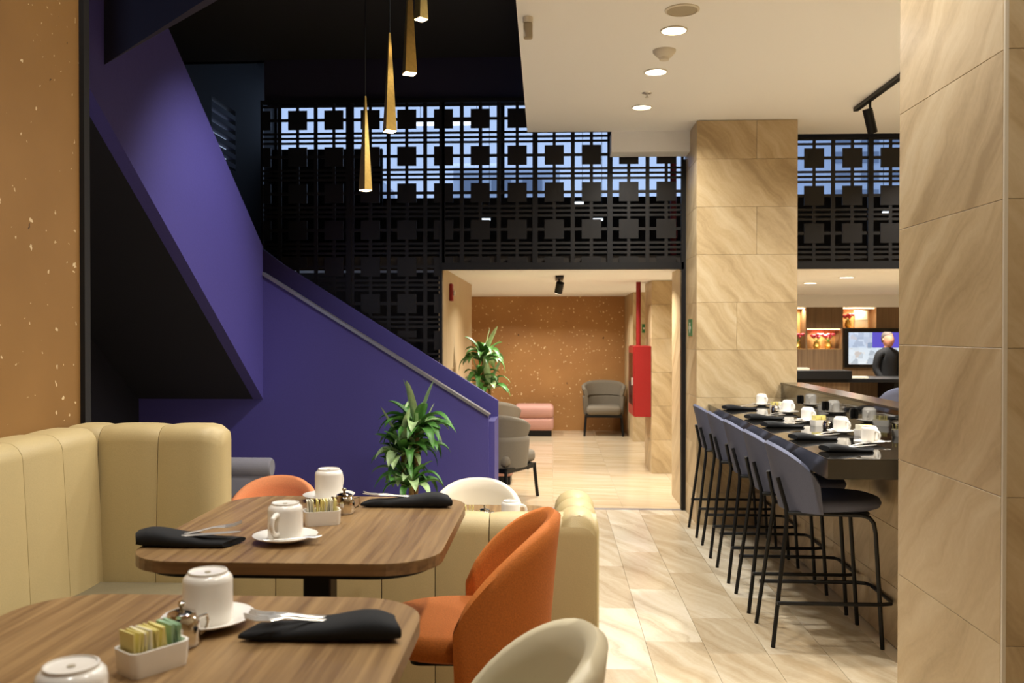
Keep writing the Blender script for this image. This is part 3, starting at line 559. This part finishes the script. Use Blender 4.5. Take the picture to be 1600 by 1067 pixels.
CADM = caddy_mesh(); PK = {c: B().box(-.0009, .0009, -.021, .021, 0, .055).mesh('packet', c) for c in ('yellow', 'pgreen', 'pwhite')}
def caddy(c, top, rz, where, nm, mix, n=14):
    p = W(*c, z=top); k_ = tag(ob('sweetener_caddy', CADM, None, p, rz), 'white china caddy of sweetener packets ' + where, 'caddy', 'sweetener caddies')
    for i in range(n):
        col = mix[min(len(mix) - 1, int(i / n * len(mix)))]; q = Vector((-.036 + .072 * i / (n - 1), random.uniform(-.002, .002), .006)); q.rotate(Euler((0, 0, rz)))
        cn = {'yellow': 'yellow', 'pgreen': 'green', 'pwhite': 'white'}[col]
        o = tag(ob('sweetener_packet', PK[col], None, p + q, rz), '%s paper sweetener packet standing in the caddy %s' % (cn, where), 'packet', '%s packets in the caddy %s' % (cn, where)); o.rotation_euler = (random.uniform(-.05, .05), random.uniform(-.12, .12), rz + random.uniform(-.06, .06))
CR = (B().lathe([(0, 0), (.024, 0), (.027, .004), (.028, .03), (.025, .042), (.021, .047), (0, .047)], 24).mesh('body', 'steel', True, .9), B().lathe([(0, .047), (.022, .047), (.021, .051), (.012, .055), (0, .056)], 24).mesh('lid', 'steel', True, .9),
      B().lathe([(0, .055), (.003, .056), (.0035, .060), (.006, .063), (.006, .067), (0, .070)], 14).mesh('knob', 'steel', True, .9), B().tube([(.026, 0, .036), (.042, 0, .038), (.045, 0, .026), (.04, 0, .014), (.027, 0, .01)], .003, 8).mesh('handle', 'steel', True), B().loft([[(-.024, -.008, .036), (-.024, .008, .036), (-.022, .006, .046), (-.022, -.006, .046)], [(-.036, -.003, .046), (-.036, .003, .046), (-.034, .003, .049), (-.034, -.003, .049)]]).mesh('spout', 'steel', True))
def creamer(c, top, rz, where):
    d = thing('creamer', 'small polished steel creamer ' + where, 'creamer', W(*c, z=top), rz, 'steel creamers')
    for n, m in zip(('body', 'lid', 'knob', 'handle', 'spout'), CR): ob(n, m, d)
g = 'place settings on the walnut tables'
setting((446, 846), TT, -1.75, 'at the front of the further walnut table', g, .35)
setting((514, 781), TT, 1.2, 'at the back of the further walnut table', g)
napkin((290, 851), TT, -.02, 'at the left of the further walnut table', g)
napkin((638, 790), TT, .0, 'at the back right of the further walnut table', g, True)
caddy((503, 818), TT, .35, 'on the further walnut table', 'b', ['pwhite', 'yellow', 'yellow', 'pwhite', 'yellow'], 18)
creamer((538, 802), TT, .6, 'on the further walnut table')
setting((325, 977), TT, 2.2, 'at the back of the near walnut table', g)
setting((112, 1157), TT, 2.6, 'at the lower left corner of the near walnut table', g)
napkin((507, 993), TT, .03, 'on the near walnut table', g, True, (('fork', FORK), ('fork', FORK)))
caddy((238, 1043), TT, .95, 'on the near walnut table', 'a', ['yellow', 'pwhite', 'yellow', 'yellow', 'pgreen', 'pgreen'], 20)
creamer((284, 1008), TT, .9, 'on the near walnut table')
setting((798, 816), T3Z, .2, 'on the lower table beyond the sofa', g); creamer((757, 815), T3Z, .5, 'on the lower table beyond the sofa')
caddy((724, 812), T3Z, .1, 'on the lower table beyond the sofa', 'c', ['yellow'], 8)
names = ['fifth from camera, beside the far pillar', 'fourth from camera', 'third from camera', 'second from camera', 'nearest the camera']
for i, (c, n) in enumerate((((1190, 634), (1157, 640)), ((1231, 646), (1196, 655)), ((1262, 659.5), (1225, 667.5)), ((1314, 677), (1273, 687)), ((1358.5, 694), (1326, 705.5)))):
    wh = 'on the bar, ' + names[i]; setting(c, BZ, -1.1, wh, 'place settings on the bar', .2 if i == 4 else None); napkin(n, BZ, 0.0, wh, 'place settings on the bar')
caddy((1214, 641), BZ, .3, 'on the bar near the far pillar', 'd', ['yellow', 'pwhite'], 10); caddy((1279, 665), BZ, .3, 'on the bar near its middle', 'e', ['yellow'], 10); caddy((1349, 681), BZ, .3, 'on the bar behind the nearest mug', 'f', ['pwhite', 'yellow'], 10)
creamer((1211, 645), BZ, 1, 'on the bar near the far pillar'); creamer((1293, 671), BZ, 1, 'on the bar near its middle')
# ================================================================== plants
def leaf_mesh(L, wd, droop, mat, up):
    rows = []; n = 9
    for i in range(n + 1):
        u = i / n; w_ = wd * (math.sin(PI * min(1, u ** .75 * .97 + .03)) ** .6) * .5 + .001
        x = L * (u - .22 * u * u * droop); z = L * (up * u - droop * u * u * .75)
        rows.append([(x, -w_, z + w_ * .5), (x, -w_ * .5, z + w_ * .12), (x, 0, z), (x, w_ * .5, z + w_ * .12), (x, w_, z + w_ * .5)])
    return B().grid(rows).mesh('leaf', mat, True, 2)
LV = [leaf_mesh(L, wd, dr, mt, up) for L, wd, dr, mt, up in ((.3, .07, 1.0, 'leaf', .8), (.23, .07, .6, 'leaf', .9), (.32, .065, 1.3, 'leaf', .85), (.2, .065, .2, 'leaf2', 1.4), (.24, .075, 1.0, 'leaf2', .7))]
for m in LV: pass
def plant(label, x, y, canes, seed, base=0.0, scale=1.0, pr=1.0):
    rnd = random.Random(seed); p = thing('potted_dracaena', label, 'plant', (x, y, base))
    B().lathe([(a * pr, z) for a, z in ((0, 0), (.11, 0), (.135, .02), (.15, .26), (.14, .26), (.135, .24), (0, .24))], 28).build('pot', 'pot', p, True, ang=.8); B().lathe([(a * pr, z) for a, z in ((0, .235), (.134, .235), (.134, .243), (0, .246))], 20).build('soil', 'soil', p)
    for cx, cy, tx, ty, h, crowns in canes:
        B().tube([(cx, cy, .22), ((cx + tx) / 2 + .008, (cy + ty) / 2, (h + .22) / 2), (tx, ty, h)], [.022, .019, .016], 10).build('cane', 'trunk', p, True)
        for zc, n, sc in crowns:
            f = (zc - .22) / (h - .22); bx, by = cx + (tx - cx) * f, cy + (ty - cy) * f
            for i in range(n):
                a = 2.399 * i + rnd.uniform(-.25, .25); e = i / n; l = ob('leaf', LV[rnd.choice((0, 0, 1, 2, 2, 4)) if e < .8 else rnd.choice((1, 3))], p, (bx + .012 * math.cos(a), by + .012 * math.sin(a), zc + .07 * e))
                l.rotation_euler = (rnd.uniform(-.25, .25), (-.75 * max(0, e - .45) + .25 * (1 - e)) + rnd.uniform(-.12, .12), a); s = sc * scale * rnd.uniform(.85, 1.15); l.scale = (s, s, s)
    return p
c = W(640, 690, Y=6.3)
plant('leafy potted dracaena in front of the purple stair wall', c.x, c.y, [(-.05, 0, -.05, .01, .68, [(.48, 14, .85), (.62, 28, 1.0)]), (.03, .02, .05, .02, .84, [(.66, 10, .9), (.78, 34, 1.05)]), (0, -.04, .02, -.05, .47, [(.40, 20, 1.0)])], 3)
plant('taller potted dracaena behind the stair balustrade', -.67, 8.6, [(0, 0, .0, 0, 1.26, [(1.22, 30, .85)]), (.04, .02, .06, .0, .98, [(.95, 18, .8)]), (-.03, 0, -.04, .0, 1.05, [(1.04, 14, .75)])], 11, pr=.7, scale=1.15)
# ================================================================== lobby furniture
def tub_chair(label, loc, rz):
    """faces local -y"""
    t = thing('tub_armchair', label, 'armchair', loc, rz, 'grey tub armchairs in the lobby')
    def rot(b): bmesh.ops.transform(b.bm, matrix=Matrix.Rotation(PI / 2, 4, 'Z'), verts=b.bm.verts); return b
    rot(shell_mesh(.29, .31, .3, .57, .56, 2.0, .06, .02, 'grey', p=1)).build('lower_back', 'grey', t, True, ang=1.2); rot(shell_mesh(.295, .315, .575, .77, .66, 2.0, .055, .06, 'grey', p=1)).build('upper_back', 'grey', t, True, ang=1.2)
    B().box(-.25, .25, -.32, .22, .31, .43, .045, 3).build('seat_cushion', 'grey', t, True); B().box(-.27, .27, -.27, .24, .27, .31).build('seat_frame', 'blk', t)
    for sx in (-1, 1):
        for sy in (-1, 1): B().tube([(sx * .26, sy * .25, .3), (sx * .28, sy * .28, 0)], .016, 8).build('leg', 'blk', t, True)
    return t
c = W(940, 672, z=0); tub_chair('grey tub armchair against the flecked lobby wall', (c.x, 13.3, 0), -.05)
tub_chair('grey tub armchair nearest, half hidden by the purple wall end', (-.52, 8.12, 0), 2.65)
tub_chair('grey tub armchair further back behind the nearest lobby armchair', (-.66, 9.75, 0), 2.6)
def ottoman(label, x, y, w_):
    o = thing('pink_ottoman', label, 'ottoman', (x, y, 0), 0, 'pink ottomans'); B().box(-w_ / 2, w_ / 2, -w_ / 2, w_ / 2, .08, .27, .05, 4).build('lower_cushion', 'pink', o, True); B().box(-w_ / 2, w_ / 2, -w_ / 2, w_ / 2, .255, .44, .06, 4).build('upper_cushion', 'pink', o, True); B().box(-w_ / 2 + .03, w_ / 2 - .03, -w_ / 2 + .03, w_ / 2 - .03, 0, .085).build('plinth', 'blk', o)
ottoman('pink velvet ottoman on black plinth by the flecked lobby wall', -.28, 13.25, .58); ottoman('pink velvet ottoman peeking below the nearest grey armchair', -.58, 8.97, .38)
fc = thing('fire_hose_cabinet', 'red fire hose cabinet on the travertine column', 'fire cabinet', (.87, 9.62, .6)); B().box(0, .178, 0, .62, 0, .76, .004, 1).build('case', 'red', fc)
dr = B().box(-.012, -.001, .01, .61, .01, .75).build('door', 'red', fc); B().box(-.016, -.0125, .06, .56, .12, .68).build('pane', 'glass', dr); B().box(-.03, -.0125, .03, .05, .34, .42).build('handle', 'steel_b', dr)
B().tube([(.07, .3, .76), (.07, .3, LOB - .6)], .026, 12).build('pipe', 'red', fc, True)
rp = thing('red_pipe', 'red sprinkler riser pipe behind the lattice by the far pillar', 'pipe', (1.13, 8.5, LOB + .08)); B().tube([(0, 0, 0), (0, 0, 1.4)], .03, 12).build('riser', 'red', rp, True); B().lathe([(0, .25), (.04, .25), (.04, .32), (0, .32)], 14).build('coupling', 'red', rp)
fa = thing('fire_alarm', 'small red fire alarm on the wooden lobby side wall', 'alarm', tuple(W(703, 457, X=-.946))); B().box(.0, .03, -.05, .05, -.08, .08, .006, 1).build('housing', 'red', fa); B().box(.03, .05, -.025, .025, -.03, .02, .006, 1).build('strobe', 'plastic', fa)
sp = thing('lobby_spotlight', 'black spotlight glowing under the lobby ceiling', 'spotlight', tuple(W(874, 433, z=LOB))); B().box(-.04, .04, -.3, .3, -.02, 0).build('rail', 'blk', sp); B().tube([(0, 0, -.02), (0, 0, -.06)], .012).build('arm', 'blk', sp)
h = B().tube([(0, 0, .05), (0, 0, -.06)], .04, 16).build('lamp_head', 'blk', sp, True); h.location = (0, 0, -.1); h.rotation_euler = (.5, .2, 0); B().lathe([(0, -.064), (.034, -.064), (.034, -.06), (0, -.06)], 16).build('lens', 'emit', h)
lamp('SPOT', 'lobby_spot', W(874, 450, Y=W(874, 433, z=LOB).y), 60, NEUT, .03, (.1, 13.8, 1.3), 70, .8)
def sign(label, p, n, sx, sz):
    s = thing('exit_sign', label, 'sign', tuple(p)); 
    if n == 'x': B().box(-.006, 0, -sx, sx, -sz, sz).build('plate', 'green', s); B().box(-.008, -.0055, -sx * .5, sx * .5, -.012, .012).build('symbol', 'plastic', s); B().box(-.008, -.0055, -.012, .012, -sz * .6, sz * .6).build('symbol', 'plastic', s)
    else: B().box(-sx, sx, -.006, 0, -sz, sz).build('plate', 'green', s); B().box(-sx * .5, sx * .5, -.008, -.0055, -.012, .012).build('symbol', 'plastic', s)
sign('small green sign on the side of the far pillar', W(1079, 512, X=1.12), 'x', .09, .068); sign('small green sign on the lobby wall by the red pipe', W(1006, 513, Y=12.398), 'y', .025, .06)
# ================================================================== reception beyond the bar
YC = 13.4
def cx(x): return W(x, 520, Y=YC).x
def cz(y): return W(1300, y, Y=YC).z
sbox('trim_3', 'ceil', 1.5, 5.9, YC - .05, 13.95, cz(480), LOB, 'cream bulkhead above the reception cabinets')
cab = thing('wall_cabinet', 'dark wood reception wall cabinet with lit open niches', 'cabinet', (cx(1300), YC, 0)); o0 = Vector((-cx(1300), -YC, 0))
def cb(name, mat, x0, x1, y0, y1, d0=0, d1=.03): o = B().box(cx(x0), cx(x1), YC + d0, YC + d1, cz(y1), cz(y0)).build(name, mat, cab); o.location = o0; return o
cb('back_panel', 'cab_l', 1200, 1460, 480, 668, .3, .33); zt, zl = 480, 668
for x0, x1, y0, y1 in ((1261, 1317, 480, 513), (1261, 1317, 546, 660), (1318, 1372, 513, 660), (1371, 1460, 480, 660), (1200, 1243, 480, 660), (1243, 1260, 546, 660)): cb('door', 'cab', x0 + .3, x1 - .3, y0, y1, 0, .29)
for x in (1243, 1260, 1316, 1370): cb('divider', 'cab', x - 1, x + 1, 480, 668, -.003, .3)
for x0, x1, y in ((1243, 1260, 545), (1262, 1315, 545), (1318, 1369, 512)): cb('shelf', 'cab_l', x0, x1, y, y + 1.4, .0, .3)
for x0, x1, y in ((1245, 1259, 481), (1263, 1314, 514), (1319, 1368, 481)):
    cb('light_strip', 'emit_w', x0, x1, y, y + 1, .05, .08); lamp('AREA', 'niche_lamp', (cx((x0 + x1) / 2), YC + .12, cz(y + 2)), 5, WARM, .15, spread=160)
tv = thing('television', 'wall television showing a bright room picture', 'television', (cx(1362), YC - .06, cz(545)))
x0, x1, z0, z1 = cx(1318) - cx(1362), cx(1408) - cx(1362), cz(574) - cz(545), cz(513) - cz(545)
B().box(x0, x1, 0, .055, z0, z1, .004, 1).build('bezel', 'tvb', tv)
def screen_mat():
    q = NT('tv_picture'); tc = q.n('ShaderNodeTexCoord'); sp_ = q.n('ShaderNodeSeparateXYZ'); q.l(tc.outputs['Generated'], sp_.inputs[0])
    mp = q.n('ShaderNodeMapping'); mp.inputs['Scale'].default_value = (9, 1, 6); q.l(tc.outputs['Generated'], mp.inputs['Vector']); vo = q.n('ShaderNodeTexVoronoi', distance='CHEBYCHEV'); vo.inputs['Scale'].default_value = 1; q.l(mp.outputs[0], vo.inputs['Vector'])
    s2 = q.n('ShaderNodeSeparateColor'); q.l(vo.outputs['Color'], s2.inputs[0]); pic = q.ramp(s2.outputs[0], [(.0, '33455f'), (.3, 'e9eef2'), (.6, 'cfdbe6'), (.8, 'b98a50'), (1, 'f4f4f0')])
    base = q.ramp(sp_.outputs['Z'], [(.0, 'dfe6ea'), (.5, 'c9d6e2'), (.55, '9fb4d6'), (1, 'b9c9e6')]); mx = q.n('ShaderNodeMix', data_type='RGBA'); mx.inputs[0].default_value = .45; q.l(base, mx.inputs[6]); q.l(pic, mx.inputs[7])
    a = q.n('ShaderNodeMath', operation='GREATER_THAN'); a.inputs[1].default_value = .47; q.l(sp_.outputs['X'], a.inputs[0]); b = q.n('ShaderNodeMath', operation='GREATER_THAN'); b.inputs[1].default_value = .52; q.l(sp_.outputs['Z'], b.inputs[0]); c = q.n('ShaderNodeMath', operation='MULTIPLY'); q.l(a.outputs[0], c.inputs[0]); q.l(b.outputs[0], c.inputs[1])
    m2 = q.n('ShaderNodeMix', data_type='RGBA'); q.l(c.outputs[0], m2.inputs[0]); q.l(mx.outputs[2], m2.inputs[6]); m2.inputs[7].default_value = lin('5a4fc0')
    q.l(m2.outputs[2], q.p.inputs['Emission Color']); q.p.inputs['Emission Strength'].default_value = 1.1; q.p.inputs['Base Color'].default_value = (0, 0, 0, 1); return q.m
M['screen'] = screen_mat(); B().box(x0 + .055, x1 - .055, -.004, .001, z0 + .05, z1 - .06).build('screen', 'screen', tv)
def vase(label, x, y, s=1.0):
    p = W(x, y, Y=YC + .14); v = thing('flower_vase', label, 'vase', (p.x, p.y, p.z), 0, 'gold vases of pink flowers'); B().lathe([(0, 0), (.035 * s, 0), (.055 * s, .04), (.04 * s, .09), (.045 * s, .11), (0, .11)], 16).build('vase_body', 'gold', v, True)
    for i in range(7):
        a = i * 2.4; r = .02 + .012 * i; e = (r * math.cos(a) * s, r * math.sin(a) * .8 * s, (.17 + .02 * (i % 3)) * s); B().tube([(0, 0, .1), e], .004, 6).build('stem', 'leaf', v); B().lathe([(0, -.022), (.024, -.01), (.034, .01), (.02, .024), (0, .018)], 8, e).build('flower', 'flower', v)
vase('left gold vase of pink flowers in the middle niche', 1276, 545); vase('right gold vase of pink flowers in the middle niche', 1294, 545); vase('gold vase of pink flowers in the upper niche above television', 1325, 512, .9); vase('gold vase of pink flowers in the narrow left niche', 1246, 545)
bk = thing('white_book', 'large pale framed print leaning in the upper niche', 'print', (cx(1350), YC + .12, cz(512))); B().box(-.1, .1, 0, .025, 0, .255, .003, 1).build('board', 'stonew', bk); B().box(-.085, .085, -.003, .0, .12, .24).build('print_face', 'pwhite', bk)
dk = thing('reception_desk', 'black topped reception desk with wood front', 'desk', (3.3, 11.0, 0)); o0 = Vector((-3.3, -11, 0))
for n, mt, bx in (('desk_top', 'blk', (2.4, 4.6, 11, 11.7, .90, .945)), ('raised_counter', 'blk', (2.4, 3.58, 10.9, 11.25, .945, 1.045)), ('front_panel', 'cab', (2.42, 3.6, 11.05, 11.1, 0, .9)), ('side_leg', 'blk', (4.13, 4.2, 11.05, 11.65, 0, .9)), ('modesty_panel', 'cab', (3.6, 4.6, 11.6, 11.65, .1, .9))): o = B().box(*bx, .003, 1).build(n, mt, dk); o.location = o0
tag(ob('paper_stack', B().box(-.1, .1, -.07, .07, 0, .02).mesh('paper_stack', 'pwhite'), None, (3.75, 11.2, .945)), 'small stack of white paper on the reception desk', 'paper')
tag(ob('paper_tray', B().box(-.16, .16, -.07, .07, 0, .03, .004, 1).mesh('paper_tray', 'stonew'), None, (2.95, 11.08, 1.045)), 'white tray on the raised desk counter', 'tray')
oc = thing('reception_chair', 'dark blue rounded chair in front of the reception desk', 'chair', (3.95, 10.4, 0), -PI / 2); b = shell_mesh(.25, .26, .45, .88, .6, 1.7, .05, .08, 'slate_d'); b.build('back_shell', 'slate_d', oc, True, ang=1.2); seat_mesh(blob(.22, .26, .23), .42, .5).build('seat', 'slate_d', oc, True, ang=1.2)
for sx in (-1, 1):
    for sy in (-1, 1): B().tube([(sx * .16, sy * .15, .43), (sx * .2, sy * .19, 0)], .012, 8).build('leg', 'blk', oc)
for i, (x, y) in enumerate(((1323, 433), (1266, 442))):
    p = W(x, y, z=LOB); d = thing('downlight', ('right recessed downlight in the reception ceiling', 'left recessed downlight in the reception ceiling')[i], 'downlight', p, 0, 'reception downlights'); B().ring([(.068, 0), (.08, 0), (.08, -.005), (.068, -.006)], 24).build('trim_ring', 'plastic', d); B().lathe([(0, -.004), (.068, -.004), (.068, -.001), (0, -.001)], 24).build('diffuser', 'emit', d)
    lamp('AREA', 'reception_lamp', p + Vector((0, 0, -.02)), 30, NEUT, .12, spread=165)
for x, y in ((3.2, 12.3), (4.3, 12.0), (4.5, 10.3)): lamp('AREA', 'reception_lamp', (x, y, LOB - .03), 24, NEUT, .12, spread=150)
# person
def person():
    P = W(1387, 560, Y=12.25); pr = thing('person', 'person in a black suit standing at the reception desk', 'person', (P.x, 12.25, 0), .35); k = 1.5 / 1.75
    def skin(name, V, E, R, mat, lv=2):
        me = bpy.data.meshes.new(name); me.from_pydata([tuple(c * k for c in v) for v in V], E, []); o = ob(name, me, pr); sm = o.modifiers.new('skin', 'SKIN'); 
        for i, r in enumerate(R): me.skin_vertices[0].data[i].radius = (r[0] * k, r[1] * k) if isinstance(r, tuple) else (r * k, r * k)
        me.skin_vertices[0].data[0].use_root = True; su = o.modifiers.new('sub', 'SUBSURF'); su.levels = lv; su.render_levels = lv; me.materials.append(M[mat]); 
        for q in (sm,): q.use_smooth_shade = True
        return o
    V = [(0, 0, .96), (0, 0, 1.12), (0, 0, 1.32), (0, 0, 1.46), (0, -.005, 1.53)]; E = [(0, 1), (1, 2), (2, 3), (3, 4)]; R = [(.16, .11), (.15, .1), (.17, .11), (.09, .07), .055]
    for s in (-1, 1):
        n = len(V); V += [(s * .17, 0, 1.42), (s * .22, .02, 1.18), (s * .17, -.13, .98), (s * .05, -.19, .97)]; E += [(3, n), (n, n + 1), (n + 1, n + 2), (n + 2, n + 3)]; R += [.07, .055, .045, .036]
        n = len(V); V += [(s * .09, 0, .88), (s * .1, -.01, .5), (s * .1, .01, .09), (s * .11, -.13, .04)]; E += [(0, n), (n, n + 1), (n + 1, n + 2), (n + 2, n + 3)]; R += [.095, .068, .05, .04]
    skin('body', V, E, R, 'suit')
    hd = B(); n = 20
    hd.loft([[(rx * math.cos(a) * k, (ry * math.sin(a) - (.02 if math.sin(a) < -.6 and 1.6 < z < 1.66 else 0) + yo) * k, z * k) for a in [2 * PI * i / n for i in range(n)]] for z, rx, ry, yo in ((1.48, .05, .055, .01), (1.535, .052, .06, .005), (1.545, .045, .07, -.02), (1.57, .06, .085, -.01), (1.61, .07, .092, -.005), (1.65, .075, .098, 0), (1.69, .077, .1, .003), (1.73, .07, .09, .005), (1.75, .05, .06, .01))]).build('head', 'skin', pr, True, ang=1.5)
    hr = B(); hr.loft([[(rx * math.cos(a) * k, (ry * math.sin(a) + yo) * k, z * k) for a in [2 * PI * i / n for i in range(n)]] for z, rx, ry, yo in ((1.6, .06, .05, .055), (1.65, .079, .075, .032), (1.69, .081, .088, .02), (1.715, .08, .098, .008), (1.745, .066, .085, .008), (1.765, .04, .05, .01))]).build('hair', 'hair', pr, True, ang=1.5)
    for s in (-1, 1):
        B().lathe([(0, -.006), (.008, 0), (0, .006)], 8, (s * .03 * k, -.097 * k, 1.645 * k)).build('eye', 'tvb', pr); B().lathe([(0, -.026), (.012, 0), (0, .026)], 8, (s * .079 * k, .008, 1.64 * k)).build('ear', 'skin', pr)
        hv = [(s * .06, -.19, .97), (s * .03, -.215, .955), (s * .0, -.225, .945)]; he = [(0, 1), (1, 2)]; hr_ = [.03, .032, .022]
        for q in range(4): i = len(hv); hv += [(s * .005, -.23 + .008 * q, .962 - .014 * q), (-s * .045, -.235 + .01 * q, .958 - .016 * q), (-s * (.075 - .006 * q), -.222 + .01 * q, .95 - .016 * q)]; he += [(1, i), (i, i + 1), (i + 1, i + 2)]; hr_ += [.01, .009, .007]
        i = len(hv); hv += [(s * .03, -.225, .985), (-s * .005, -.24, .995)]; he += [(1, i), (i, i + 1)]; hr_ += [.011, .008]
        skin('hand', hv, he, hr_, 'skin', 1)
    B().loft([[(-.012 * k, -.097 * k, 1.64 * k), (.012 * k, -.097 * k, 1.64 * k), (0, -.09 * k, 1.65 * k)], [(-.016 * k, -.1 * k, 1.605 * k), (.016 * k, -.1 * k, 1.605 * k), (0, -.122 * k, 1.607 * k)]]).build('nose', 'skin', pr); B().box(-.022 * k, .022 * k, -.101 * k, -.085 * k, 1.578 * k, 1.584 * k).build('mouth', 'flower', pr)
    B().loft([[(.06 * math.cos(a) * k, (.062 * math.sin(a) + .003) * k, z * k) for a in [2 * PI * i / 16 for i in range(16)]] for z in (1.475, 1.515)]).build('shirt_collar', 'pwhite', pr)
person()
